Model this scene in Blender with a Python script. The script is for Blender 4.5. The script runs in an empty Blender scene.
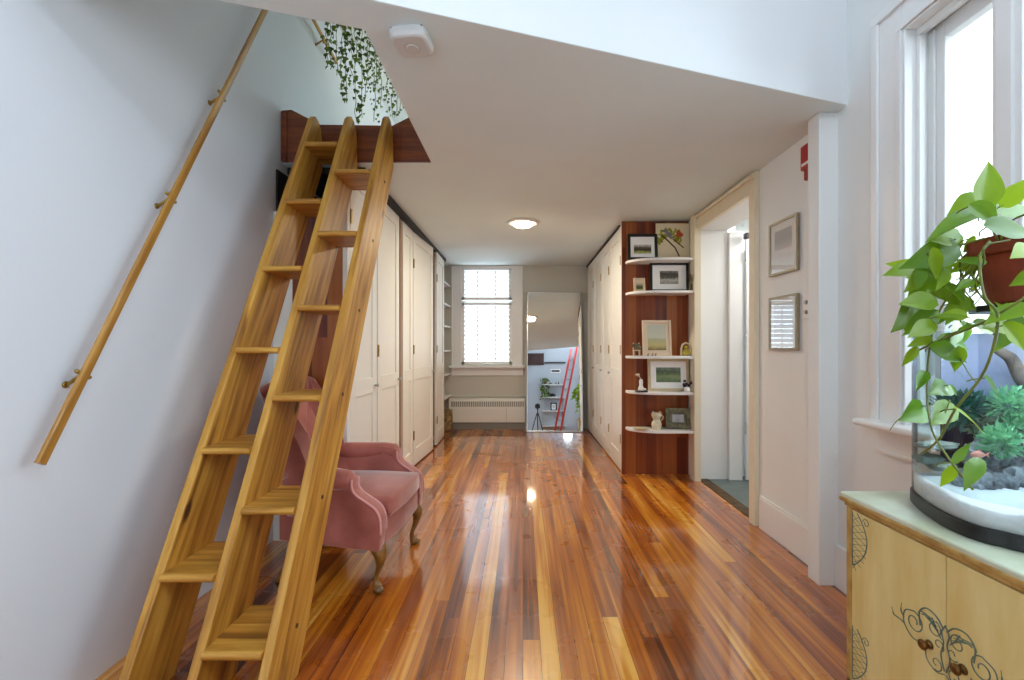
import bpy, bmesh, math, random
from mathutils import Vector, Matrix, noise
random.seed(7)
PI = math.pi
K = 0.92                      # plan depths below were measured for a 500 px lens and are stored in metres through K
S = bpy.context.scene
C = bpy.data.collections.new('scene'); S.collection.children.link(C)

# ------------------------------------------------------------------ camera, world, lights, exposure
cd = bpy.data.cameras.new('camera'); cam = bpy.data.objects.new('camera', cd); C.objects.link(cam)
cam.location = (0, 0, 1.2); cam.rotation_euler = (PI/2, 0, 0)
cd.sensor_width = 36.0; cd.lens = 36.0*460/1024
cd.shift_x = -11/1024; cd.shift_y = 6/1024; cd.clip_start = 0.01
S.camera = cam
w = bpy.data.worlds.new('sky'); S.world = w; w.use_nodes = True
wn = w.node_tree; bg = wn.nodes['Background']
tc = wn.nodes.new('ShaderNodeTexCoord'); nz = wn.nodes.new('ShaderNodeTexNoise'); nz.inputs['Scale'].default_value = 1.6
rp = wn.nodes.new('ShaderNodeValToRGB'); rp.color_ramp.elements[0].color = (0.66, 0.82, 1.0, 1); rp.color_ramp.elements[1].color = (.90, .96, 1, 1)
wn.links.new(tc.outputs['Generated'], nz.inputs['Vector']); wn.links.new(nz.outputs['Fac'], rp.inputs['Fac']); wn.links.new(rp.outputs['Color'], bg.inputs['Color'])
bg.inputs['Strength'].default_value = 8.4
S.view_settings.view_transform = 'Standard'; S.view_settings.look = 'None'
S.view_settings.exposure = 0.02; S.view_settings.gamma = 1.0; S.view_settings.use_curve_mapping = False
try:
    S.cycles.max_bounces = 14; S.cycles.diffuse_bounces = 8; S.cycles.transparent_max_bounces = 16
    S.cycles.sample_clamp_indirect = 8; S.cycles.caustics_reflective = False
except Exception: pass

def area(name, loc, rot, sx, sy, power, col=(1, 1, 1), portal=False):
    l = bpy.data.lights.new(name, 'AREA'); l.shape = 'RECTANGLE'; l.size = sx; l.size_y = sy; l.energy = power; l.color = col
    if portal: l.cycles.is_portal = True
    o = bpy.data.objects.new(name, l); C.objects.link(o); o.location = loc; o.rotation_euler = rot
    return o
def point(name, loc, power, col, r=.06):
    l = bpy.data.lights.new(name, 'POINT'); l.energy = power; l.color = col; l.shadow_soft_size = r
    o = bpy.data.objects.new(name, l); C.objects.link(o); o.location = loc; return o
# sky portals in the window openings (they only steer sampling of the sky)
area('portal', (1.80, 1.0, 1.69), (0, PI/2, 0), 1.62, 1.75, 1, portal=True)
area('portal', (1.80, -.75, 1.69), (0, PI/2, 0), 1.62, 0.9, 1, portal=True)
area('portal', (1.80, 0.1, 3.45), (0, PI/2, 0), 0.3, 2.4, 1, portal=True)
area('portal', (-.52, 6.93, 1.64), (-PI/2, 0, 0), .72, 1.44, 1, portal=True)
area('portal', (.3, 6.93, 3.2), (-PI/2, 0, 0), 1.4, .8, 1, portal=True)
# hall and aquarium lamps; room, loft and bathroom lights are added fill
area('portal', (-.85, -1.75, 1.45), (PI/2, 0, 0), .84, 2.3, 1, portal=True)
area('room_fill', (0.0, 0.0, 4.15), (0, 0, 0), 1.6, 1.6, 10, (.86, .93, 1))  # added fill under the unseen high ceiling, without a fixture
point('added_shadow_light', (.9, -.39, 3.3), 46, (.74, .86, 1), .13)  # added free-hanging source, sharpens the shadow edge on the left wall
hl = area('hall_lamp', (0, 4.345, 2.315), (0, 0, 0), .16, .16, 22, (1, .88, .70)); hl.data.shape = 'DISK'
area('loft_fill', (-.1, 4.6, 2.95), (PI, 0, 0), .4, .4, 13, (1, .95, .66))  # added upward light that brightens the loft ceiling
area('aquarium_lamp', (1.31, 1.12, 1.278), (0, 0, 0), .22, .25, 3.2, (.9, .97, 1))
area('bathroom_fill', (2.4, 3.7, 2.3), (0, 0, 0), .6, .6, 16, (1, .98, .95))  # added light standing in for daylight from the bathroom's own window

# ------------------------------------------------------------------ materials
def lin(c): return tuple(((v/255)/12.92 if v <= 10 else (((v/255)+.055)/1.055)**2.4) for v in c)+(1,)
def mat(name, rgb, rough=.6, metal=0, var=.0, scale=6, bump=0, spec=.5, coat=0, sheen=0, rgb2=None, stretch=(1, 1, 1)):
    m = bpy.data.materials.new(name); m.use_nodes = True; t = m.node_tree; b = t.nodes['Principled BSDF']
    b.inputs['Roughness'].default_value = rough; b.inputs['Metallic'].default_value = metal
    b.inputs['Specular IOR Level'].default_value = spec
    if coat: b.inputs['Coat Weight'].default_value = coat; b.inputs['Coat Roughness'].default_value = .12
    if sheen: b.inputs['Sheen Weight'].default_value = sheen; b.inputs['Sheen Roughness'].default_value = .35
    tc = t.nodes.new('ShaderNodeTexCoord'); mp = t.nodes.new('ShaderNodeMapping'); mp.inputs['Scale'].default_value = stretch
    n = t.nodes.new('ShaderNodeTexNoise'); n.inputs['Scale'].default_value = scale; n.inputs['Detail'].default_value = 5
    t.links.new(tc.outputs['Object'], mp.inputs[0]); t.links.new(mp.outputs[0], n.inputs['Vector'])
    r = t.nodes.new('ShaderNodeValToRGB'); c = lin(rgb)
    c2 = lin(rgb2) if rgb2 else tuple(max(0, x*(1-var)) for x in c[:3])+(1,)
    r.color_ramp.elements[0].position = .3; r.color_ramp.elements[1].position = .7
    r.color_ramp.elements[0].color = c2; r.color_ramp.elements[1].color = c
    t.links.new(n.outputs['Fac'], r.inputs[0]); t.links.new(r.outputs[0], b.inputs['Base Color'])
    if bump:
        bp = t.nodes.new('ShaderNodeBump'); bp.inputs['Strength'].default_value = bump; bp.inputs['Distance'].default_value = .01
        t.links.new(n.outputs['Fac'], bp.inputs['Height']); t.links.new(bp.outputs[0], b.inputs['Normal'])
    return m
def math_n(t, op, a, b=None):
    n = t.nodes.new('ShaderNodeMath'); n.operation = op
    for i, v in enumerate((a, b)):
        if v is None: continue
        if isinstance(v, (int, float)): n.inputs[i].default_value = v
        else: t.links.new(v, n.inputs[i])
    return n.outputs[0]
def plank_mat(name, cols, W, L, rough, along='Y', across='X', gap=.012, coat=0, grain=1.0):
    m = bpy.data.materials.new(name); m.use_nodes = True; t = m.node_tree; b = t.nodes['Principled BSDF']
    tc = t.nodes.new('ShaderNodeTexCoord'); sp = t.nodes.new('ShaderNodeSeparateXYZ'); t.links.new(tc.outputs['Object'], sp.inputs[0])
    u = math_n(t, 'DIVIDE', sp.outputs[across], W); v = sp.outputs[along]
    i = math_n(t, 'FLOOR', u); wn1 = t.nodes.new('ShaderNodeTexWhiteNoise'); wn1.noise_dimensions = '1D'; t.links.new(i, wn1.inputs['W'])
    v2 = math_n(t, 'DIVIDE', math_n(t, 'ADD', v, math_n(t, 'MULTIPLY', wn1.outputs['Value'], L)), L)
    j = math_n(t, 'FLOOR', v2)
    cb = t.nodes.new('ShaderNodeCombineXYZ'); t.links.new(i, cb.inputs[0]); t.links.new(j, cb.inputs[1])
    wn2 = t.nodes.new('ShaderNodeTexWhiteNoise'); wn2.noise_dimensions = '2D'; t.links.new(cb.outputs[0], wn2.inputs['Vector'])
    # grain
    cg = t.nodes.new('ShaderNodeCombineXYZ'); t.links.new(math_n(t, 'MULTIPLY', sp.outputs[across], 55.), cg.inputs[0])
    t.links.new(math_n(t, 'MULTIPLY', v, 1.1), cg.inputs[1]); t.links.new(math_n(t, 'MULTIPLY', wn2.outputs['Value'], 40.), cg.inputs[2])
    g = t.nodes.new('ShaderNodeTexNoise'); g.inputs['Scale'].default_value = 1.0; g.inputs['Detail'].default_value = 4; t.links.new(cg.outputs[0], g.inputs['Vector'])
    cg2 = t.nodes.new('ShaderNodeCombineXYZ'); t.links.new(math_n(t, 'MULTIPLY', sp.outputs[across], 14.), cg2.inputs[0])
    t.links.new(math_n(t, 'MULTIPLY', v, .9), cg2.inputs[1]); t.links.new(math_n(t, 'MULTIPLY', wn2.outputs['Value'], 90.), cg2.inputs[2])
    g2 = t.nodes.new('ShaderNodeTexNoise'); g2.inputs['Scale'].default_value = 1.0; t.links.new(cg2.outputs[0], g2.inputs['Vector'])
    f = math_n(t, 'ADD', math_n(t, 'ADD', math_n(t, 'MULTIPLY', wn2.outputs['Value'], .68), .16), math_n(t, 'ADD', math_n(t, 'MULTIPLY', math_n(t, 'SUBTRACT', g.outputs['Fac'], .5), .9*grain), math_n(t, 'MULTIPLY', math_n(t, 'SUBTRACT', g2.outputs['Fac'], .5), 1.1*grain)))
    r = t.nodes.new('ShaderNodeValToRGB'); e = r.color_ramp.elements
    while len(e) < len(cols): e.new(.5)
    for k, c in enumerate(cols): e[k].position = k/(len(cols)-1)*.9+.05; e[k].color = lin(c)
    t.links.new(f, r.inputs[0])
    fr = math_n(t, 'FRACT', u); d1 = math_n(t, 'MINIMUM', fr, math_n(t, 'SUBTRACT', 1.0, fr)); gp = math_n(t, 'GREATER_THAN', d1, gap)
    fr2 = math_n(t, 'FRACT', v2); d2 = math_n(t, 'MINIMUM', fr2, math_n(t, 'SUBTRACT', 1.0, fr2)); gp2 = math_n(t, 'GREATER_THAN', d2, gap*W/L)
    gg = math_n(t, 'MULTIPLY', gp, gp2)
    mx = t.nodes.new('ShaderNodeMix'); mx.data_type = 'RGBA'; mx.inputs['A'].default_value = lin((60, 28, 12)); t.links.new(gg, mx.inputs['Factor']); t.links.new(r.outputs[0], mx.inputs['B'])
    t.links.new(mx.outputs['Result'], b.inputs['Base Color'])
    rn = t.nodes.new('ShaderNodeTexNoise'); rn.inputs['Scale'].default_value = 2.5; rn.inputs['Detail'].default_value = 6; t.links.new(tc.outputs['Object'], rn.inputs['Vector'])
    t.links.new(math_n(t, 'ADD', math_n(t, 'MULTIPLY', rn.outputs['Fac'], .16), rough-.08), b.inputs['Roughness'])
    bp = t.nodes.new('ShaderNodeBump'); bp.inputs['Strength'].default_value = .25; bp.inputs['Distance'].default_value = .003
    t.links.new(math_n(t, 'ADD', gg, math_n(t, 'MULTIPLY', wn2.outputs['Value'], .25)), bp.inputs['Height']); t.links.new(bp.outputs[0], b.inputs['Normal'])
    if coat: b.inputs['Coat Weight'].default_value = coat; b.inputs['Coat Roughness'].default_value = .07; b.inputs['Coat IOR'].default_value = 1.7 if coat > .9 else 1.5
    return m
def wood(name, light, mid, dark, rough=.35, scale=3.0, knots=True, coat=.2):
    """boards whose local X axis is the grain"""
    m = bpy.data.materials.new(name); m.use_nodes = True; t = m.node_tree; b = t.nodes['Principled BSDF']
    b.inputs['Roughness'].default_value = rough; b.inputs['Coat Weight'].default_value = coat
    tc = t.nodes.new('ShaderNodeTexCoord'); oi = t.nodes.new('ShaderNodeObjectInfo')
    ad = t.nodes.new('ShaderNodeVectorMath'); ad.operation = 'ADD'; t.links.new(tc.outputs['Object'], ad.inputs[0])
    cb = t.nodes.new('ShaderNodeCombineXYZ')
    for k in range(3): t.links.new(math_n(t, 'MULTIPLY', oi.outputs['Random'], 7.3*(k+1)), cb.inputs[k])
    t.links.new(cb.outputs[0], ad.inputs[1])
    mp = t.nodes.new('ShaderNodeMapping'); mp.inputs['Scale'].default_value = (.7, 9, 9); t.links.new(ad.outputs[0], mp.inputs[0])
    n = t.nodes.new('ShaderNodeTexNoise'); n.inputs['Scale'].default_value = scale; n.inputs['Detail'].default_value = 4; n.inputs['Distortion'].default_value = .6; t.links.new(mp.outputs[0], n.inputs['Vector'])
    r = t.nodes.new('ShaderNodeValToRGB'); e = r.color_ramp.elements; e.new(.5)
    e[0].position = .25; e[0].color = lin(dark); e[1].position = .48; e[1].color = lin(mid); e[2].position = .72; e[2].color = lin(light)
    t.links.new(n.outputs['Fac'], r.inputs[0]); out = r.outputs[0]
    if knots:
        mp2 = t.nodes.new('ShaderNodeMapping'); mp2.inputs['Scale'].default_value = (2.2, 5.5, 5.5); t.links.new(ad.outputs[0], mp2.inputs[0])
        vo = t.nodes.new('ShaderNodeTexVoronoi'); vo.inputs['Scale'].default_value = 1.1; t.links.new(mp2.outputs[0], vo.inputs['Vector'])
        lt = t.nodes.new('ShaderNodeMapRange'); lt.inputs[1].default_value = .06; lt.inputs[2].default_value = .13; t.links.new(vo.outputs['Distance'], lt.inputs[0])
        mx = t.nodes.new('ShaderNodeMix'); mx.data_type = 'RGBA'; mx.inputs['A'].default_value = lin((70, 36, 14)); t.links.new(lt.outputs[0], mx.inputs['Factor']); t.links.new(out, mx.inputs['B']); out = mx.outputs['Result']
    t.links.new(out, b.inputs['Base Color'])
    return m
def glassy(name, tint, gloss=.06, rough=.0, fr=.8):
    m = bpy.data.materials.new(name); m.use_nodes = True; t = m.node_tree; t.nodes.remove(t.nodes['Principled BSDF'])
    tr = t.nodes.new('ShaderNodeBsdfTransparent'); tr.inputs[0].default_value = tint+(1,)
    gl = t.nodes.new('ShaderNodeBsdfGlossy'); gl.inputs['Roughness'].default_value = rough
    lw = t.nodes.new('ShaderNodeLayerWeight'); lw.inputs['Blend'].default_value = .15
    f = math_n(t, 'MAXIMUM', math_n(t, 'MULTIPLY', lw.outputs['Fresnel'], fr), gloss)
    mx = t.nodes.new('ShaderNodeMixShader'); t.links.new(f, mx.inputs[0]); t.links.new(tr.outputs[0], mx.inputs[1]); t.links.new(gl.outputs[0], mx.inputs[2])
    t.links.new(mx.outputs[0], t.nodes['Material Output'].inputs[0]); return m
def leafmat(name, a, b2, tr=.35):
    m = bpy.data.materials.new(name); m.use_nodes = True; t = m.node_tree; b = t.nodes['Principled BSDF']; b.inputs['Roughness'].default_value = .35
    ge = t.nodes.new('ShaderNodeNewGeometry'); tc = t.nodes.new('ShaderNodeTexCoord'); n = t.nodes.new('ShaderNodeTexNoise'); n.inputs['Scale'].default_value = 14; t.links.new(tc.outputs['Object'], n.inputs['Vector'])
    f = math_n(t, 'ADD', math_n(t, 'MULTIPLY', ge.outputs['Random Per Island'], .7), math_n(t, 'MULTIPLY', n.outputs['Fac'], .3))
    r = t.nodes.new('ShaderNodeValToRGB'); r.color_ramp.elements[0].color = lin(a); r.color_ramp.elements[1].color = lin(b2); t.links.new(f, r.inputs[0])
    t.links.new(r.outputs[0], b.inputs['Base Color'])
    tl = t.nodes.new('ShaderNodeBsdfTranslucent'); t.links.new(r.outputs[0], tl.inputs[0])
    mx = t.nodes.new('ShaderNodeMixShader'); mx.inputs[0].default_value = tr
    t.links.new(b.outputs[0], mx.inputs[1]); t.links.new(tl.outputs[0], mx.inputs[2]); t.links.new(mx.outputs[0], t.nodes['Material Output'].inputs[0]); return m
def emit(name, rgb, s):
    m = bpy.data.materials.new(name); m.use_nodes = True; t = m.node_tree; b = t.nodes['Principled BSDF']
    b.inputs['Emission Color'].default_value = lin(rgb); b.inputs['Emission Strength'].default_value = s; return m

M = {}
M['wall'] = mat('wall_paint', (228, 229, 230), .75, var=.03, scale=2)
M['wall_warm'] = mat('wall_paint_warm', (229, 231, 229), .75, var=.03, scale=2)
M['ceil'] = mat('ceiling_paint', (224, 235, 236), .9, var=.05, scale=1.5, bump=.05)
M['trim'] = mat('trim_paint', (232, 232, 230), .4, var=.03, scale=3)
M['door'] = mat('door_paint', (236, 234, 226), .45, var=.03, scale=3)
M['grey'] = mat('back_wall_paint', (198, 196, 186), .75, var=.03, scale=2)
M['floor'] = plank_mat('strip_floor', [(84, 34, 6), (140, 68, 12), (182, 98, 20), (210, 132, 32), (236, 176, 80)], .070, 4.5, .28, coat=1)
M['panelwood'] = plank_mat('panel_wood', [(78, 24, 12), (112, 46, 20), (142, 70, 28), (160, 92, 38)], .095, 3., .35, along='Z', across='X', gap=.0, coat=.1, grain=.8)
M['pine'] = wood('golden_pine', (214, 164, 74), (184, 128, 44), (120, 72, 20), rough=.5, coat=.05)
M['dwood'] = wood('dark_stained_pine', (146, 76, 34), (116, 54, 24), (84, 34, 16), knots=False)
M['oak'] = wood('oak_rail', (196, 148, 66), (172, 122, 48), (140, 92, 32), knots=False, coat=.4)
M['brass'] = mat('aged_brass', (176, 140, 66), .35, 1, var=.3, scale=40)
M['steel'] = mat('brushed_steel', (190, 190, 188), .3, 1, var=.1)
M['velvet'] = mat('pink_velvet', (190, 112, 98), .7, var=.0, scale=5, sheen=1.0, rgb2=(146, 76, 64), bump=.1)
M['legwood'] = mat('carved_leg_wood', (150, 102, 40), .35, var=.6, scale=25, coat=.3)
M['black'] = mat('black_plastic', (22, 22, 24), .4, var=.2)
M['white'] = mat('white_plastic', (232, 230, 226), .4, var=.03)
M['heater'] = mat('heater_enamel', (226, 224, 214), .4, var=.03)
M['dark'] = mat('gap_shade', (38, 34, 32), .8, var=.2)  # near-black colour standing in for shade in gaps
M['blind'] = mat('shutter_paint', (240, 240, 238), .5, var=.02)
M['slat'] = leafmat('shutter_slat', (240, 242, 244), (244, 244, 244), .55)
M['red'] = mat('red_plastic', (176, 28, 22), .4, var=.1)
M['redladder'] = mat('red_fiberglass', (190, 40, 34), .45, var=.1)
M['mirror'] = mat('mirror_silver', (240, 242, 240), .01, 1)
M['slate'] = mat('slate_tile', (110, 122, 122), .5, var=.3, scale=8, bump=.1)
M['thresh'] = mat('worn_threshold_wood', (96, 72, 40), .7, var=.7, scale=14, bump=.4)
M['wicker'] = plank_mat('wicker', [(110, 84, 52), (150, 122, 82), (176, 150, 108)], .02, .03, .7, along='Z', across='X')
M['terra'] = mat('terracotta', (150, 62, 36), .75, var=.3, scale=12)
M['leaf'] = leafmat('pothos_leaf', (62, 116, 8), (172, 204, 40), .4)
M['vine'] = mat('pothos_stem', (126, 138, 52), .5, var=.5, scale=30)
M['ivy'] = leafmat('ivy_leaf', (22, 46, 12), (124, 152, 52), .3)
M['cream'] = mat('cabinet_cream', (232, 216, 156), .5, scale=5, rgb2=(214, 188, 114), stretch=(3, 3, .6))
M['ctop'] = mat('cabinet_top_paint', (214, 222, 208), .3, scale=7, rgb2=(186, 190, 160), coat=.3)
M['gild'] = mat('gilded_edge', (206, 174, 104), .45, scale=18, rgb2=(150, 110, 52))
M['scroll'] = mat('painted_scroll_green', (112, 128, 110), .6, scale=30, rgb2=(78, 96, 86))
M['glass'] = glassy('window_glass', (.93, .96, .96), .05)
M['tank'] = glassy('tank_glass', (.90, .95, .94), .05)
M['water'] = glassy('tank_water', (.91, .965, .985), .0, fr=.1)
M['sand'] = mat('white_sand', (240, 240, 244), .9, var=.06, scale=60, bump=.3)
M['rock'] = mat('tank_rock', (176, 182, 190), .9, scale=22, rgb2=(60, 66, 72), bump=.8)
M['driftwood'] = mat('driftwood', (110, 96, 88), .9, scale=20, rgb2=(44, 36, 34), bump=.7)
M['aqua'] = leafmat('aquatic_leaf', (60, 150, 112), (170, 232, 176), .35)
M['aquadark'] = leafmat('aquatic_dark_leaf', (24, 66, 62), (60, 122, 112), .2)
M['fish'] = mat('fish_scales', (222, 150, 130), .4, scale=40, rgb2=(190, 130, 120))
M['fence'] = mat('fence_boards', (52, 46, 52), .9, scale=4, rgb2=(34, 30, 36), stretch=(3, 3, .4))
M['ground'] = mat('bounce_ground', (200, 200, 196), .95, var=.2, scale=6)  # ground made pale to bounce daylight up to the ceilings
M['fog'] = None

# ------------------------------------------------------------------ mesh helpers
W = {}
def world(o): return W.get(o.name, Matrix.Identity(4))
def put(name, bm, m, parent=None, Mx=None, bevel=0, smooth=False, sub=0, seg=2):
    bmesh.ops.recalc_face_normals(bm, faces=bm.faces[:])
    me = bpy.data.meshes.new(name)
    if Mx is None:
        base = world(parent) if parent else None
        if base is None:
            c = Vector((0, 0, 0)); n = len(bm.verts)
            xs = [v.co.x for v in bm.verts]; ys = [v.co.y for v in bm.verts]; zs = [v.co.z for v in bm.verts]
            base = Matrix.Translation(((min(xs)+max(xs))/2, (min(ys)+max(ys))/2, min(zs)))
        bmesh.ops.transform(bm, matrix=base.inverted(), verts=bm.verts[:]); Mx = base
    if smooth:
        for f in bm.faces: f.smooth = True
    bm.to_mesh(me); bm.free(); me.materials.append(m if not isinstance(m, str) else M[m])
    o = bpy.data.objects.new(name, me); C.objects.link(o)
    if parent: o.parent = parent; o.matrix_basis = world(parent).inverted() @ Mx
    else: o.matrix_basis = Mx
    W[o.name] = Mx
    if bevel:
        b = o.modifiers.new('bevel', 'BEVEL'); b.width = bevel; b.segments = seg; b.limit_method = 'ANGLE'; b.angle_limit = .6
    if sub:
        s = o.modifiers.new('sub', 'SUBSURF'); s.levels = sub; s.render_levels = sub
    return o
def tag(o, label, cat, group=None):
    o['label'] = label; o['category'] = cat
    if group: o['group'] = group
    return o
def thing(name, label, cat, loc, group=None, rz=0):
    o = bpy.data.objects.new(name, None); C.objects.link(o); o.empty_display_size = .05
    mx = Matrix.Translation(loc) @ Matrix.Rotation(rz, 4, 'Z'); o.matrix_basis = mx; W[o.name] = mx
    return tag(o, label, cat, group)
def struct(o): o['kind'] = 'structure'; return o
def B(): return bmesh.new()
def box(bm, x0, x1, y0, y1, z0, z1, mx=None):
    vs = [bm.verts.new((x, y, z)) for x in (x0, x1) for y in (y0, y1) for z in (z0, z1)]
    if mx is not None:
        for v in vs: v.co = mx @ v.co
    for f in ((0, 1, 3, 2), (4, 6, 7, 5), (0, 4, 5, 1), (2, 3, 7, 6), (0, 2, 6, 4), (1, 5, 7, 3)): bm.faces.new([vs[i] for i in f])
    return bm
def bx(*a): return box(B(), *a)
def prism(bm, pts, axis, a, b):
    """polygon pts (2D) extruded along axis from a to b; axis x: pts are (y,z); y: (x,z); z: (x,y)"""
    def v(p, t): return {'x': (t, p[0], p[1]), 'y': (p[0], t, p[1]), 'z': (p[0], p[1], t)}[axis]
    A = [bm.verts.new(v(p, a)) for p in pts]; Bv = [bm.verts.new(v(p, b)) for p in pts]
    bm.faces.new(A); bm.faces.new(Bv)
    for i in range(len(pts)): j = (i+1) % len(pts); bm.faces.new((A[i], A[j], Bv[j], Bv[i]))
    return bm
def lathe(bm, prof, c=(0, 0, 0), n=24, mx=None, sx=1, sy=1):
    rings = []
    for r, z in prof:
        rg = []
        for k in range(n):
            a = 2*PI*k/n; co = Vector((c[0]+r*sx*math.cos(a), c[1]+r*sy*math.sin(a), c[2]+z))
            rg.append(bm.verts.new(mx @ co if mx is not None else co))
        rings.append(rg)
    for p, q in zip(rings, rings[1:]):
        for k in range(n): bm.faces.new((p[k], p[(k+1) % n], q[(k+1) % n], q[k]))
    bm.faces.new(rings[0]); bm.faces.new(rings[-1]); return bm
def tube(bm, pts, r, n=8, flat=1):
    pts = [Vector(p) for p in pts]; rr = r if isinstance(r, (list, tuple)) else [r]*len(pts)
    rings = []; up = Vector((0.13, .21, 1)).normalized()
    for i, p in enumerate(pts):
        d = (pts[min(i+1, len(pts)-1)]-pts[max(i-1, 0)]).normalized()
        if i == 0: s = d.cross(up).normalized() if abs(d.dot(up)) < .98 else d.cross(Vector((1, 0, 0))).normalized()
        else: s = (s-d*s.dot(d)).normalized()
        t = d.cross(s)
        rings.append([bm.verts.new(p+(s*math.cos(2*PI*k/n)+t*math.sin(2*PI*k/n)*flat)*rr[i]) for k in range(n)])
    for p, q in zip(rings, rings[1:]):
        for k in range(n): bm.faces.new((p[k], p[(k+1) % n], q[(k+1) % n], q[k]))
    bm.faces.new(rings[0]); bm.faces.new(rings[-1]); return bm
def spline(pts, n=8):
    P = [Vector(p) for p in pts]; P = [2*P[0]-P[1]]+P+[2*P[-1]-P[-2]]; out = []
    for i in range(1, len(P)-2):
        for k in range(n):
            t = k/n; a, b, c, d = P[i-1:i+3]
            out.append(.5*((2*b)+(c-a)*t+(2*a-5*b+4*c-d)*t*t+(3*b-a-3*c+d)*t**3))
    out.append(P[-2]); return out
def blob(bm, c, r, amp=.25, fr=3, sub=3, seed=0, sc=(1, 1, 1)):
    q = bmesh.ops.create_icosphere(bm, subdivisions=sub, radius=1)
    for v in q['verts']:
        n = v.co.normalized(); k = 1+amp*noise.noise(n*fr+Vector((seed*3.1, seed, 0)))*2
        v.co = Vector(c)+Vector((n.x*r*sc[0]*k, n.y*r*sc[1]*k, n.z*r*sc[2]*k))
    return bm
def P(x, y, Y): return Vector(((x-523)/500*Y, Y*K, 1.2-(y-346)/500*Y))
def frame_mx(loc, xdir, zdir=(0, 0, 1)):
    x = Vector(xdir).normalized(); z = Vector(zdir); z = (z-x*z.dot(x)).normalized(); y = z.cross(x)
    m = Matrix((x, y, z)).transposed().to_4x4(); m.translation = Vector(loc); return m

XL, XR, ZC, YB, YR = -1.54, 1.575, 2.37, 7.3*K, -1.5
def L1(x): return (1.691+(x+.517)*.354)*K          # front edge of the low ceiling
def L2(x): return (1.844+(x+.601)*.354)*K          # near edge of the hatch

# ------------------------------------------------------------------ room shell
struct(put('floor', box(box(B(), XL-.1, 1.62, YR-.1, YB+.1, -.12, 0), 1.62, 1.63, YR, 3, -.12, -.001), 'floor', Mx=Matrix.Identity(4)))
bm = B(); box(bm, XL-.12, XL, YR-.12, YB+.12, -.12, 4.32); struct(put('wall_left', bm, mat('daylight_tinted_wall', (221, 226, 234), .75, var=.02, scale=2)))  # wall colour tinted bluish for the daylight falling on it
# right wall with window, rear window, upper window, doorway
WY0, WY1, WZ0, WZ1 = .15, 2.05*K, .86, 2.50
DY0, DY1, DZ = 3.40*K, 4.50*K, 2.24
bm = B(); X0, X1 = XR, XR+.20
def rw(y0, y1, z0, z1): box(bm, X0, X1, y0, y1, z0, z1)
rw(YR-.12, -1.2, -.12, 4.32); rw(-1.2, -.3, -.12, WZ0); rw(-1.2, -.3, WZ1, 3.3); rw(-.3, WY0, -.12, 3.3)
rw(WY0, WY1, -.12, WZ0); rw(WY0, 1.3, WZ1, 3.3); rw(1.3, WY1, WZ1, 4.32); rw(-1.2, 1.3, 3.6, 4.32)
a_, b_ = DY0-.03, DY1+.05
rw(WY1, a_, -.12, 4.32); rw(a_, b_, DZ+.03, 4.32); rw(b_, YB+.12, -.12, 4.32); rw(a_, b_, -.12, -.03)
struct(put('wall_right', bm, 'wall_warm'))
# back wall with window
BX0, BX1, BZ0, BZ1 = -.90, -.16, .93, 2.34
bm = B()
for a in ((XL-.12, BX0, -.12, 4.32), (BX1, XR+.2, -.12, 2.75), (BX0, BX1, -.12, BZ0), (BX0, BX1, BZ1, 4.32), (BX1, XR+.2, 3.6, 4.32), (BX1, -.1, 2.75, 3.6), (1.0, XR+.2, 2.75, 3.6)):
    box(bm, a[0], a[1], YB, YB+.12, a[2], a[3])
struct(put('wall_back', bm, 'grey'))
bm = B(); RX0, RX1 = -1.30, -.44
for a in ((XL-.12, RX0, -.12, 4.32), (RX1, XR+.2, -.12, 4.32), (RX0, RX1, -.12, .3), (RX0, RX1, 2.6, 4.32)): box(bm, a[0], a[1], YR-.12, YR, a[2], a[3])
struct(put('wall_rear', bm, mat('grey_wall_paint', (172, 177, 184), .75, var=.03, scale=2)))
# low ceiling slab with the hatch left open, and high ceiling / loft ceiling
bm = B(); HX = -.585; HY = 3.2*K; t0, t1 = ZC, ZC+.2
prism(bm, [(XL, L1(XL)+.001), (HX, L1(HX)+.001), (HX, L2(HX)), (XL, L2(XL))], 'z', t0, t1)
prism(bm, [(HX, L1(HX)+.001), (XR, L1(XR)+.001), (XR, YB), (HX, YB)], 'z', t0, t1)
prism(bm, [(XL, HY), (HX, HY), (HX, YB), (XL, YB)], 'z', t0, t1)
bmesh.ops.remove_doubles(bm, verts=bm.verts[:], dist=.0005)
struct(put('ceiling', bm, 'ceil', Mx=Matrix.Identity(4)))
bm = prism(B(), [(XL, L1(XL)-.002), (XR, L1(XR)-.002), (XR, L1(XR)+.145), (XL, L1(XL)+.145)], 'z', ZC+.001, 4.2)
struct(put('wall_loft', bm, 'wall'))
struct(put('ceiling', bx(XL-.12, XR+.2, YR-.12, 2.6, 4.2, 4.32), 'ceil'))
struct(put('ceiling', bx(XL-.12, XR+.2, 1.2, YB+.12, 3.87, 3.99), 'wall'))
# pillar at the end of the right wall
struct(put('trim_1', bx(1.48, XR+.01, 2.5*K, 2.6*K, 0, ZC), 'wall_warm', bevel=.004))
# baseboards
bm = B(); box(bm, 1.557, XR, 2.6*K, 3.30*K, 0, .20); box(bm, 1.563, XR, 2.6*K, 3.30*K, .20, .213)
struct(put('baseboard_right', bm, 'trim', bevel=.003))
struct(put('baseboard_near', bx(1.557, XR, .2, 2.5*K, 0, .21), 'trim', bevel=.003))
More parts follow.
